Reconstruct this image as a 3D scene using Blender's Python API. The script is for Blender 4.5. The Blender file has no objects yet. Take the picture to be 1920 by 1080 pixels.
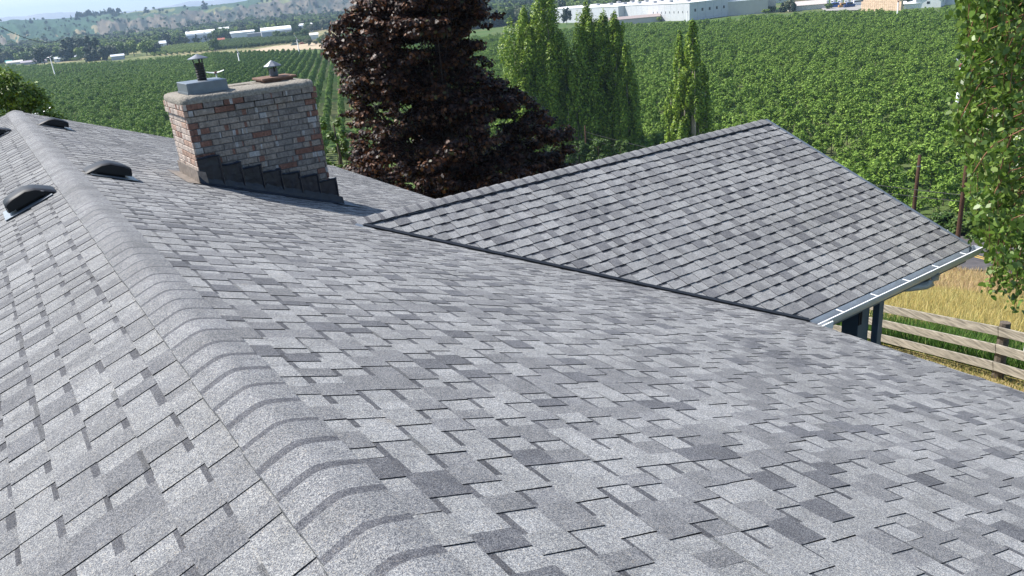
import bpy, math, random
import numpy as np
from mathutils import Vector, Matrix
R = math.radians
scene = bpy.context.scene
COL = scene.collection

# ------------------------------------------------------------------ camera
F_PX = 1459.4335
CAM = np.array([-0.5443, 0.0, 1.2914])
RV = np.array([0.82154645, -0.56344637, -0.08711848])
UV = np.array([0.26944583, 0.24903816, 0.93025746])
FV = np.array([0.50245436, 0.78772342, -0.35641469])
cd = bpy.data.cameras.new('camera'); cam = bpy.data.objects.new('camera', cd); COL.objects.link(cam)
cd.sensor_width = 36; cd.lens = F_PX * 36 / 1920; cd.clip_start = 0.05; cd.clip_end = 30000
M = Matrix([[RV[i], UV[i], -FV[i], CAM[i]] for i in range(3)] + [[0, 0, 0, 1]])
cam.matrix_world = M
scene.camera = cam
# ------------------------------------------------------------------ sky, sun, exposure
SUN_AZ = -33.0; SUN_EL = 50.0
w = bpy.data.worlds.new('World'); scene.world = w; w.use_nodes = True
nt = w.node_tree; nt.nodes.clear()
sky = nt.nodes.new('ShaderNodeTexSky'); sky.sky_type = 'NISHITA'; sky.sun_disc = False
sky.sun_elevation = R(SUN_EL); sky.sun_rotation = R(SUN_AZ); sky.air_density = 1.0; sky.dust_density = 0.6; sky.ozone_density = 1.6
bg = nt.nodes.new('ShaderNodeBackground'); bg.inputs[1].default_value = 0.10
out = nt.nodes.new('ShaderNodeOutputWorld')
nt.links.new(sky.outputs[0], bg.inputs[0]); nt.links.new(bg.outputs[0], out.inputs[0])
sl = bpy.data.lights.new('sun', 'SUN'); sl.energy = 4.6; sl.angle = R(0.5); sl.color = (1.0, 0.955, 0.89)
so = bpy.data.objects.new('sun', sl); COL.objects.link(so)
sdir = Vector((math.sin(R(SUN_AZ)) * math.cos(R(SUN_EL)), math.cos(R(SUN_AZ)) * math.cos(R(SUN_EL)), math.sin(R(SUN_EL))))
so.rotation_euler = sdir.to_track_quat('Z', 'Y').to_euler(); so.location = (0, 0, 40)
scene.view_settings.view_transform = 'Standard'; scene.view_settings.look = 'None'
scene.view_settings.gamma = 1; scene.view_settings.exposure = 0.95
scene.cycles.volume_step_rate = 10; scene.cycles.volume_bounces = 0; scene.cycles.max_bounces = 6

# ------------------------------------------------------------------ helpers
def ray(x, y):
    d = FV + RV * (x - 960) / F_PX - UV * (y - 540) / F_PX
    return d / np.linalg.norm(d)
def proj(P):
    d = np.asarray(P, float) - CAM
    return (960 + F_PX * (d @ RV) / (d @ FV), 540 - F_PX * (d @ UV) / (d @ FV))
def azD(az, D):
    return CAM[0] + D * math.sin(R(az)), D * math.cos(R(az))
def px_az(x, y):
    d = ray(x, y); return math.degrees(math.atan2(d[0], d[1]))
def px_el(x, y):
    return math.degrees(math.asin(ray(x, y)[2]))
def hsh(ix, iy, seed=0):
    n = (np.asarray(ix).astype(np.int64) * 374761393 + np.asarray(iy).astype(np.int64) * 668265263 + seed * 1442695041) & 0x7fffffff
    n = ((n ^ (n >> 13)) * 1274126177) & 0x7fffffff
    n = (n ^ (n >> 16)) & 0xffff
    return n / 65535.0
def vnoise(x, y, seed=0):
    x = np.asarray(x, float); y = np.asarray(y, float)
    ix = np.floor(x); iy = np.floor(y); fx = x - ix; fy = y - iy
    fx = fx * fx * (3 - 2 * fx); fy = fy * fy * (3 - 2 * fy)
    a = hsh(ix, iy, seed); b = hsh(ix + 1, iy, seed); c = hsh(ix, iy + 1, seed); d = hsh(ix + 1, iy + 1, seed)
    return (a * (1 - fx) + b * fx) * (1 - fy) + (c * (1 - fx) + d * fx) * fy
def fbm(x, y, seed=0, o=4):
    s = 0; a = 0.5; t = 0
    for k in range(o):
        s = s + a * vnoise(np.asarray(x) * 2 ** k, np.asarray(y) * 2 ** k, seed + k); t += a; a *= 0.5
    return s / t

GR = np.array([0, 12, 15, 18, 21, 30, 45, 58, 66, 75, 90, 150, 1200.])
GZ = np.array([-6.0, -6.2, -6.55, -7.45, -8.45, -11.6, -16.2, -19.8, -20.5, -22, -24.5, -25, -25.])
NEAR = np.array([(-180, .8), (0, .95), (0.87, 0.86), (2.49, 0.85), (3.19, 0.9), (4.14, 0.80), (6.43, 0.75), (6.79, 0.78), (8.73, 0.86), (9.45, 0.74), (10.09, 0.77), (11.37, 0.84), (12.33, 0.84), (13.94, 0.78), (15.61, 0.80), (17.31, 0.88), (20.07, 1.1), (25.04, 1.5), (31, 1.9), (40, 1.2), (60, .6), (180, .8)])
FAR = np.array([(-180, 1.), (0, 0.93), (2.55, 1.10), (2.97, 1.12), (3.92, 1.05), (4.65, 1.14), (5.65, 1.12), (6.8, 1.03), (7.66, 0.9), (9.48, 0.83), (10.58, 0.85), (11.36, 0.9), (12.35, 1.0), (13.19, 1.12), (13.98, 1.05), (14.64, 1.05), (15.66, 1.2), (18.03, 1.3), (25.04, 1.3), (180, 1.)])
def terrain(x, y):
    x = np.asarray(x, float); y = np.asarray(y, float)
    dx = x - CAM[0]; D = np.hypot(dx, y); az = np.degrees(np.arctan2(dx, y))
    z = np.interp(D, GR, GZ)
    z = z + (fbm(x / 9, y / 9, 3) - .5) * np.interp(D, [0, 20, 60, 200], [0, .15, .5, .6])
    top = np.interp(az, NEAR[:, 0], NEAR[:, 1]); Dt = 2600.
    t = np.clip((D - 1300) / (Dt - 1300), 0, 1)
    prof = np.interp(t, [0, .25, .5, .62, .8, 1], [0, .08, .30, .55, .82, 1.0])
    zt = 1.29 + Dt * np.tan(np.radians(top)) + (fbm(az * 2.2, D / 300, 8) - .5) * 8
    z = z + (zt + 25) * prof + (fbm(az * 3, D / 160, 5) - .5) * 26 * np.sin(np.pi * t) 
    z = np.where(D > Dt, z - (D - Dt) * .02, z)
    return z
def tz(x, y): return float(terrain(x, y))

MATS = {}
def mat(name, base=(.5, .5, .5), rough=.8, metal=0, spec=.3, noise=None, bump=0, use_col=False, trans=0, scale=1, detail=4, grain=None):
    if name in MATS: return MATS[name]
    m = bpy.data.materials.new(name); m.use_nodes = True; N = m.node_tree.nodes; L = m.node_tree.links
    b = N['Principled BSDF']; b.inputs['Roughness'].default_value = rough; b.inputs['Metallic'].default_value = metal
    b.inputs['Specular IOR Level'].default_value = spec
    tc = N.new('ShaderNodeTexCoord')
    src = None
    if use_col:
        at = N.new('ShaderNodeAttribute'); at.attribute_name = 'col'; src = at.outputs['Color']
    else:
        rgb = N.new('ShaderNodeRGB'); rgb.outputs[0].default_value = (*base, 1); src = rgb.outputs[0]
    no = N.new('ShaderNodeTexNoise'); no.inputs['Scale'].default_value = scale; no.inputs['Detail'].default_value = detail
    if grain:
        mp = N.new('ShaderNodeMapping'); mp.inputs['Scale'].default_value = grain; L.new(tc.outputs['Object'], mp.inputs[0]); L.new(mp.outputs[0], no.inputs['Vector'])
    else: L.new(tc.outputs['Object'], no.inputs['Vector'])
    amt = noise if noise is not None else .15
    mr = N.new('ShaderNodeMapRange'); mr.inputs[1].default_value = .25; mr.inputs[2].default_value = .75
    mr.inputs[3].default_value = 1 - amt; mr.inputs[4].default_value = 1 + amt
    L.new(no.outputs[0], mr.inputs[0])
    vm = N.new('ShaderNodeVectorMath'); vm.operation = 'SCALE'; L.new(src, vm.inputs[0]); L.new(mr.outputs[0], vm.inputs['Scale'])
    L.new(vm.outputs[0], b.inputs['Base Color'])
    if bump:
        bp = N.new('ShaderNodeBump'); bp.inputs['Strength'].default_value = bump; bp.inputs['Distance'].default_value = .02
        L.new(no.outputs[0], bp.inputs['Height']); L.new(bp.outputs[0], b.inputs['Normal'])
    if trans:
        tr = N.new('ShaderNodeBsdfTranslucent'); L.new(vm.outputs[0], tr.inputs[0])
        mx = N.new('ShaderNodeMixShader'); mx.inputs[0].default_value = trans
        o = N['Material Output']; L.new(b.outputs[0], mx.inputs[1]); L.new(tr.outputs[0], mx.inputs[2]); L.new(mx.outputs[0], o.inputs[0])
    MATS[name] = m
    return m

def granule_mat():
    m = bpy.data.materials.new('asphalt_shingle'); m.use_nodes = True; N = m.node_tree.nodes; L = m.node_tree.links
    b = N['Principled BSDF']; b.inputs['Roughness'].default_value = .9; b.inputs['Specular IOR Level'].default_value = .25
    tc = N.new('ShaderNodeTexCoord'); at = N.new('ShaderNodeAttribute'); at.attribute_name = 'col'
    def ramp(src, stops):
        r = N.new('ShaderNodeValToRGB'); r.color_ramp.interpolation = 'LINEAR'
        e = r.color_ramp.elements
        e[0].position, e[0].color = stops[0][0], (*stops[0][1], 1); e[1].position, e[1].color = stops[-1][0], (*stops[-1][1], 1)
        for p, c in stops[1:-1]:
            n = e.new(p); n.color = (*c, 1)
        L.new(src, r.inputs[0]); return r.outputs[0]
    cur = at.outputs['Color']
    for sc, st in ((450, [(0, (.25, .26, .30)), (.30, (.58, .59, .64)), (.55, (1.0, 1.0, 1.0)), (.8, (1.38, 1.36, 1.33)), (.93, (1.8, 1.78, 1.72)), (1, (1.4, 1.15, .85))]),
                   (170, [(0, (.78, .79, .82)), (.5, (1, 1, 1)), (1, (1.20, 1.19, 1.16))])):
        vo = N.new('ShaderNodeTexVoronoi'); vo.inputs['Scale'].default_value = sc; L.new(tc.outputs['Object'], vo.inputs['Vector'])
        sp = N.new('ShaderNodeSeparateColor'); L.new(vo.outputs['Color'], sp.inputs[0])
        rr = ramp(sp.outputs[0], st)
        mu = N.new('ShaderNodeMix'); mu.data_type = 'RGBA'; mu.blend_type = 'MULTIPLY'; mu.inputs[0].default_value = 1
        L.new(cur, mu.inputs[6]); L.new(rr, mu.inputs[7]); cur = mu.outputs[2]
    nd = N.new('ShaderNodeTexNoise'); nd.inputs['Scale'].default_value = 11; nd.inputs['Detail'].default_value = 3; L.new(tc.outputs['Object'], nd.inputs['Vector'])
    md = N.new('ShaderNodeMapRange'); md.inputs[1].default_value = .3; md.inputs[2].default_value = .7; md.inputs[3].default_value = .88; md.inputs[4].default_value = 1.12; L.new(nd.outputs[0], md.inputs[0])
    vd = N.new('ShaderNodeVectorMath'); vd.operation = 'SCALE'; L.new(cur, vd.inputs[0]); L.new(md.outputs[0], vd.inputs['Scale']); cur = vd.outputs[0]
    # slow weathering drift across the whole roof
    no = N.new('ShaderNodeTexNoise'); no.inputs['Scale'].default_value = 1.1; no.inputs['Detail'].default_value = 5; L.new(tc.outputs['Object'], no.inputs['Vector'])
    mr = N.new('ShaderNodeMapRange'); mr.inputs[1].default_value = .3; mr.inputs[2].default_value = .7; mr.inputs[3].default_value = .9; mr.inputs[4].default_value = 1.1
    L.new(no.outputs[0], mr.inputs[0])
    ns = N.new('ShaderNodeTexNoise'); ns.inputs['Scale'].default_value = 2.3; ns.inputs['Detail'].default_value = 9; ns.inputs['Roughness'].default_value = .72; L.new(tc.outputs['Object'], ns.inputs['Vector'])
    ms = N.new('ShaderNodeMapRange'); ms.inputs[1].default_value = .66; ms.inputs[2].default_value = .76; ms.inputs[3].default_value = 0; ms.inputs[4].default_value = .55; L.new(ns.outputs[0], ms.inputs[0])
    mt = N.new('ShaderNodeMix'); mt.data_type = 'RGBA'; mt.blend_type = 'MULTIPLY'; mt.inputs[7].default_value = (1.0, .84, .66, 1); L.new(ms.outputs[0], mt.inputs[0]); L.new(cur, mt.inputs[6]); cur = mt.outputs[2]
    vm = N.new('ShaderNodeVectorMath'); vm.operation = 'SCALE'; L.new(cur, vm.inputs[0]); L.new(mr.outputs[0], vm.inputs['Scale'])
    L.new(vm.outputs[0], b.inputs['Base Color'])
    n2 = N.new('ShaderNodeTexNoise'); n2.inputs['Scale'].default_value = 420; L.new(tc.outputs['Object'], n2.inputs['Vector'])
    bp = N.new('ShaderNodeBump'); bp.inputs['Strength'].default_value = .5; bp.inputs['Distance'].default_value = .0015
    L.new(n2.outputs[0], bp.inputs['Height']); L.new(bp.outputs[0], b.inputs['Normal'])
    return m
SHINGLE = granule_mat()

def qmesh(name, V, Fq, mats, cols=None, midx=None, smooth=False):
    V = np.asarray(V, dtype=np.float32).reshape(-1, 3)
    me = bpy.data.meshes.new(name)
    if isinstance(Fq, np.ndarray):
        n = len(Fq); k = Fq.shape[1]
        me.vertices.add(len(V)); me.vertices.foreach_set('co', V.ravel())
        me.loops.add(n * k); me.loops.foreach_set('vertex_index', Fq.astype(np.int32).ravel())
        me.polygons.add(n); me.polygons.foreach_set('loop_start', np.arange(n, dtype=np.int32) * k)
        try: me.polygons.foreach_set('loop_total', np.full(n, k, dtype=np.int32))
        except Exception: pass
        me.update(calc_edges=True); cnt = np.full(n, k)
    else:
        me.from_pydata([tuple(map(float, v)) for v in V], [], [tuple(f) for f in Fq]); me.update()
        cnt = np.array([len(f) for f in Fq])
    for m in mats: me.materials.append(m)
    if cols is not None:
        c = np.asarray(cols, dtype=np.float32)[:, :3]; c = np.repeat(c, cnt, axis=0)
        c = np.concatenate([c, np.ones((len(c), 1), np.float32)], 1)
        a = me.color_attributes.new('col', 'FLOAT_COLOR', 'CORNER'); a.data.foreach_set('color', c.ravel())
    if midx is not None: me.polygons.foreach_set('material_index', np.asarray(midx, dtype=np.int32))
    if smooth: me.polygons.foreach_set('use_smooth', np.ones(len(cnt), dtype=bool))
    me.validate(); return me
def link(name, me, parent=None, loc=None):
    o = bpy.data.objects.new(name, me); COL.objects.link(o)
    if parent is not None: o.parent = parent
    if loc is not None: o.location = loc
    return o
def tag(o, label=None, cat=None, group=None, kind=None):
    if label: o['label'] = label
    if cat: o['category'] = cat
    if group: o['group'] = group
    if kind: o['kind'] = kind
    return o
def thing(name, label, cat, loc=(0, 0, 0), rz=0, group=None):
    o = bpy.data.objects.new(name, None); COL.objects.link(o); o.location = loc; o.rotation_euler = (0, 0, rz)
    o.empty_display_size = .1
    return tag(o, label, cat, group)

class MB:
    """collects shapes into one mesh"""
    def __init__(s): s.v = []; s.f = []; s.c = []; s.m = []
    def add(s, V, Fs, col=(1, 1, 1), mi=0):
        b = len(s.v); s.v += [tuple(v) for v in V]
        for f in Fs: s.f.append(tuple(b + i for i in f)); s.c.append(col); s.m.append(mi)
    def box(s, x0, x1, y0, y1, z0, z1, col=(1, 1, 1), mi=0, bev=0, ax=None, org=None):
        if bev:
            import itertools
            b = bev; P = []; 
            V = []
            for (cx, cy, cz) in itertools.product((0, 1), (0, 1), (0, 1)):
                X = (x0, x1)[cx]; Y = (y0, y1)[cy]; Z = (z0, z1)[cz]
                sx = 1 if cx == 0 else -1; sy = 1 if cy == 0 else -1; sz = 1 if cz == 0 else -1
                V += [(X, Y + sy * b, Z + sz * b), (X + sx * b, Y, Z + sz * b), (X + sx * b, Y + sy * b, Z)]
            idx = lambda cx, cy, cz, k: (cx * 4 + cy * 2 + cz) * 3 + k
            Fs = []
            for c in (0, 1):
                Fs.append([idx(c, 0, 0, 0), idx(c, 0, 1, 0), idx(c, 1, 1, 0), idx(c, 1, 0, 0)])
                Fs.append([idx(0, c, 0, 1), idx(1, c, 0, 1), idx(1, c, 1, 1), idx(0, c, 1, 1)])
                Fs.append([idx(0, 0, c, 2), idx(0, 1, c, 2), idx(1, 1, c, 2), idx(1, 0, c, 2)])
            for a in (0, 1):
                for c in (0, 1):
                    Fs.append([idx(a, c, 0, 0), idx(a, c, 1, 0), idx(a, c, 1, 1), idx(a, c, 0, 1)])
                    Fs.append([idx(a, 0, c, 0), idx(a, 1, c, 0), idx(a, 1, c, 2), idx(a, 0, c, 2)])
                    Fs.append([idx(0, a, c, 1), idx(1, a, c, 1), idx(1, a, c, 2), idx(0, a, c, 2)])
                    for d in (0, 1): Fs.append([idx(a, c, d, 0), idx(a, c, d, 1), idx(a, c, d, 2)])
        else:
            V = [(x0, y0, z0), (x1, y0, z0), (x1, y1, z0), (x0, y1, z0), (x0, y0, z1), (x1, y0, z1), (x1, y1, z1), (x0, y1, z1)]
            Fs = [(0, 3, 2, 1), (4, 5, 6, 7), (0, 1, 5, 4), (1, 2, 6, 5), (2, 3, 7, 6), (3, 0, 4, 7)]
        if ax is not None:
            o = np.array(org, float); V = [o + ax[0] * v[0] + ax[1] * v[1] + ax[2] * v[2] for v in V]
        s.add(V, Fs, col, mi)
    def bar(s, a, b, w, h, col=(1, 1, 1), mi=0, up=(0, 0, 1), bev=0):
        a = np.array(a, float); b = np.array(b, float); d = b - a; L = np.linalg.norm(d); d /= L
        sd = np.cross(d, up); 
        if np.linalg.norm(sd) < 1e-6: sd = np.array([1., 0, 0])
        sd /= np.linalg.norm(sd); u = np.cross(sd, d)
        s.box(0, L, -w / 2, w / 2, -h / 2, h / 2, col, mi, bev, (d, sd, u), a)
    def tube(s, pts, rad, n=8, col=(1, 1, 1), mi=0, cap=True):
        pts = [np.array(p, float) for p in pts]; b = len(s.v); k = len(pts)
        if not hasattr(rad, '__len__'): rad = [rad] * k
        for i, p in enumerate(pts):
            d = pts[min(i + 1, k - 1)] - pts[max(i - 1, 0)]; d = d / (np.linalg.norm(d) + 1e-9)
            a = np.cross(d, (0, 0, 1) if abs(d[2]) < .95 else (1, 0, 0)); a /= np.linalg.norm(a); c = np.cross(d, a)
            for j in range(n):
                t = 2 * math.pi * j / n; q = p + (a * math.cos(t) + c * math.sin(t)) * rad[i]; s.v.append(tuple(q))
        for i in range(k - 1):
            for j in range(n):
                s.f.append((b + i * n + j, b + i * n + (j + 1) % n, b + (i + 1) * n + (j + 1) % n, b + (i + 1) * n + j)); s.c.append(col); s.m.append(mi)
        if cap:
            s.f.append(tuple(b + j for j in range(n))); s.f.append(tuple(b + (k - 1) * n + j for j in range(n))); s.c += [col, col]; s.m += [mi, mi]
    def lathe(s, prof, n=16, c=(0, 0), col=(1, 1, 1), mi=0):
        b = len(s.v)
        for r, z in prof:
            for j in range(n):
                t = 2 * math.pi * j / n; s.v.append((c[0] + r * math.cos(t), c[1] + r * math.sin(t), z))
        for i in range(len(prof) - 1):
            for j in range(n):
                s.f.append((b + i * n + j, b + i * n + (j + 1) % n, b + (i + 1) * n + (j + 1) % n, b + (i + 1) * n + j)); s.c.append(col); s.m.append(mi)
    def mesh(s, name, mats, smooth=False):
        if not isinstance(mats, (list, tuple)): mats = [mats]
        me = qmesh(name, s.v, s.f, mats, s.c, s.m, smooth)
        return me
    def build(s, name, mats, parent=None, smooth=False, loc=None):
        return link(name, s.mesh(name, mats, smooth), parent, loc)

# plain materials
M_galv = mat('galvanised_metal', (.17, .195, .225), .45, .45, .5, .12, scale=12)
M_blackm = mat('black_vent_metal', (.012, .015, .022), .55, .0, .25, .3, scale=9)
M_gutter = mat('grey_painted_gutter', (.46, .50, .54), .4, .1, .5, .12, scale=6)
M_white = mat('white_paint', (.78, .79, .80), .5, 0, .4, .06, scale=3)
M_post = mat('slate_blue_paint', (.105, .135, .165), .55, 0, .35, .12, scale=8)
M_crown = mat('mortar_crown', (.25, .228, .195), .95, 0, .2, .35, .8, scale=45, detail=8)
M_brick = mat('fired_brick', rough=.9, noise=.32, bump=.6, use_col=True, scale=38, detail=6)
M_mortar = mat('dark_mortar', (.13, .125, .125), .95, 0, .2, .3, .4, scale=60)
M_tar = mat('tarred_flashing', (.008, .011, .020), .32, .0, .45, .55, .5, scale=14, detail=6)
M_wood = mat('weathered_wood', (.27, .245, .205), .9, 0, .2, .6, .5, scale=3, detail=8, grain=(1, 1, 9))
M_oldwood = mat('dark_weathered_wood', (.12, .10, .08), .95, 0, .2, .35, .5, scale=25)
M_pole = mat('creosote_pole', (.065, .035, .022), .9, 0, .2, .35, .4, scale=12)
M_bark = mat('bark', (.11, .09, .07), .95, 0, .2, .35, .5, scale=14)
M_palebark = mat('pale_bark', (.30, .26, .20), .9, 0, .2, .35, .3, scale=8)
M_leaf = mat('leaf', rough=.5, spec=.3, noise=.12, use_col=True, trans=.24, scale=3)
M_mleaf = mat('maple_leaf', rough=.52, spec=.28, noise=.15, use_col=True, trans=.18, scale=3)
M_oleaf = mat('orchard_leaf', rough=.6, spec=.2, noise=.15, use_col=True, trans=.12, scale=.3)
M_paint = mat('painted_surface', rough=.6, noise=.06, use_col=True, scale=.5)
M_dark = mat('dark_opening', (.02, .025, .03), .3, 0, .5)
M_wire = mat('cable', (.02, .02, .022), .6)
M_clay = mat('fired_clay', (.17, .105, .08), .85, 0, .2, .3, .4, scale=18)

# ================================================================== TERRAIN
def build_ground():
    az = np.concatenate([np.arange(-180, -12, 4.), np.arange(-12, 30, .12), np.arange(30, 76, .35), np.arange(76, 180.1, 4.)])
    D = np.concatenate([[0.01], np.arange(4, 30, 1.), np.arange(30, 120, 2.), np.arange(120, 400, 10), np.arange(400, 1300, 25), np.arange(1300, 2760, 13), np.geomspace(2800, 12000, 10)])
    A, DD = np.meshgrid(az, D, indexing='ij'); X = CAM[0] + DD * np.sin(np.radians(A)); Y = DD * np.cos(np.radians(A)); Z = terrain(X, Y)
    Z = np.where(DD > 2760, np.minimum(Z, 20 - (DD - 2760) * .02), Z)
    V = np.stack([X, Y, Z], -1).reshape(-1, 3); na, nd = A.shape
    i, j = np.meshgrid(np.arange(na - 1), np.arange(nd - 1), indexing='ij'); i = i.ravel(); j = j.ravel()
    Fq = np.stack([i * nd + j, (i + 1) * nd + j, (i + 1) * nd + j + 1, i * nd + j + 1], 1)[:, ::-1]
    fa = np.radians((az[i] + az[i + 1]) / 2); fd = (D[j] + D[j + 1]) / 2; ad = np.degrees(fa)
    x = CAM[0] + fd * np.sin(fa); y = fd * np.cos(fa)
    col = np.zeros((len(i), 3))
    def put(mask, c): col[mask] = np.asarray(c)[mask] if np.ndim(c) == 2 else c
    n1 = fbm(x / 3, y / 3, 11); n2 = fbm(x / 40, y / 40, 12); n3 = fbm(x / 12, y / 12, 13)
    def mixc(a, b, t): t = np.clip(t, 0, 1)[:, None]; return np.array(a)[None] * (1 - t) + np.array(b)[None] * t
    put(fd < 1300, mixc((.12, .14, .05), (.30, .25, .14), (n2 - .35) * 3))
    orch = (fd > 78) & (fd < 640); put(orch, mixc((.06, .11, .025), (.12, .13, .055), (n3 - .3) * 2))
    put((fd >= 62) & (fd <= 85), mixc((.10, .17, .03), (.22, .20, .09), (n3 - .4) * 3.5))
    field = (fd > 20.5) & (fd < 60); put(field, mixc((.42, .31, .10), (.36, .30, .085), (n3 - .3) * 2.5))
    put((fd > 53) & (fd < 61), mixc((.38, .24, .13), (.40, .30, .12), (n1 - .3) * 2))
    put((fd <= 20.5), mixc((.20, .18, .055), (.36, .28, .13), (n1 - .3) * 2.4))
    # hillside
    h = fd > 1300; t = np.clip((fd - 1300) / 1300, 0, 1)
    s1 = fbm(ad * 1.3, fd / 210, 21); s2 = fbm(ad * 3.2 + s1 * 2, fd / 130, 22, 5); s3 = vnoise(ad * .9, fd / 140, 23)
    scrub = mixc((.075, .072, .06), (.165, .14, .105), (s2 - .36) * 2.4)
    dark = (s2 < .46) & (s1 < .60); scrub[dark] = (.045, .055, .045)
    hc = scrub.copy()
    lo = t < .22; hc[lo] = mixc((.05, .075, .04), (.10, .12, .06), (s2 - .3) * 2)[lo]
    up = t > (.70 + (s1 - .5) * .3)
    cell = hsh(np.floor(ad * .55 + s1 * .6), np.floor(fd / 150 + s1), 31)
    fields = np.select([cell < .42, cell < .62, cell < .78, cell < .9], [0, 1, 2, 3], 4)
    pal = np.array([(.045, .08, .045), (.06, .095, .05), (.14, .155, .07), (.26, .215, .13), (.10, .10, .07)])
    hc[up] = pal[fields][up] * (1 + (s2[up] - .5)[:, None] * .5)
    lf = (ad < 7.5) & (t > .42 + (s1 - .5) * .25); hc[lf] = np.array((.035, .075, .045)) * (1 + (s2[lf] - .5)[:, None] * .6)
    hc[lf & (s2 > .66) & (t < .62)] = (.22, .19, .11)
    put(h, hc)
    me = qmesh('ground', V, Fq, [mat('ground_cover', rough=.95, spec=.1, noise=.28, bump=.2, use_col=True, scale=1.3, detail=8)], col, smooth=True)
    tag(link('ground', me), kind='structure')
build_ground()

def far_hills():
    az = np.arange(-14, 45, .15); top = 1.29 + 9500 * np.tan(np.radians(np.interp(az, FAR[:, 0], FAR[:, 1]))) + (fbm(az * 3, az * 0, 41) - .5) * 10
    V = []; rows = [(9000, -30, 0), (9150, 0, .35), (9350, 0, .8), (9500, 0, 1.0), (9900, 0, .9), (11500, -30, 0)]
    for a, tp in zip(az, top):
        for D, b, f in rows:
            x, y = azD(a, D); z = -30 + (tp + 30) * f; V.append((x, y, z))
    k = len(rows); Fq = np.array([(i * k + j, i * k + j + 1, (i + 1) * k + j + 1, (i + 1) * k + j) for i in range(len(az) - 1) for j in range(k - 1)])
    me = qmesh('hills', V, Fq, [mat('dry_hill', (.30, .24, .20), .95, noise=.2, scale=.004)], smooth=True)
    tag(link('hills', me), kind='structure')
far_hills()

# road along the foot of the pasture
RDIR = np.array([math.sin(R(13)), math.cos(R(13))]); RN = np.array([RDIR[1], -RDIR[0]]); RP = np.array(azD(64.3, 64.5))
def road():
    for name, o0, o1, lift, m in (('road', -3.6, 3.6, .10, mat('asphalt', (.085, .078, .08), .9, noise=.25, scale=1.5, detail=8)),):
        V = []; S = np.arange(-90, 160, 2.5)
        for s_ in S:
            for o in np.linspace(o0, o1, 5):
                p = RP + RDIR * s_ + RN * o; pc = RP + RDIR * s_
                V.append((p[0], p[1], tz(*pc) + lift + .25))
        k = 5; Fq = np.array([(i * k + j, (i + 1) * k + j, (i + 1) * k + j + 1, i * k + j + 1) for i in range(len(S) - 1) for j in range(k - 1)])
        tag(link('road', qmesh('road', V, Fq, [m])), kind='structure')
    my = mat('yellow_road_paint', (.62, .40, .06), .8, noise=.2, scale=3)
    mb = MB()
    for o in (-.16, .16):
        for i, s_ in enumerate(S[:-1]):
            q = []
            for a, b in ((s_, o - .06), (S[i + 1], o - .06), (S[i + 1], o + .06), (s_, o + .06)):
                p = RP + RDIR * a + RN * b; pc = RP + RDIR * a; q.append((p[0], p[1], tz(*pc) + .355))
            mb.add(q, [(0, 1, 2, 3)])
    tag(mb.build('road_marking', my), kind='structure')
road()

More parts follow.
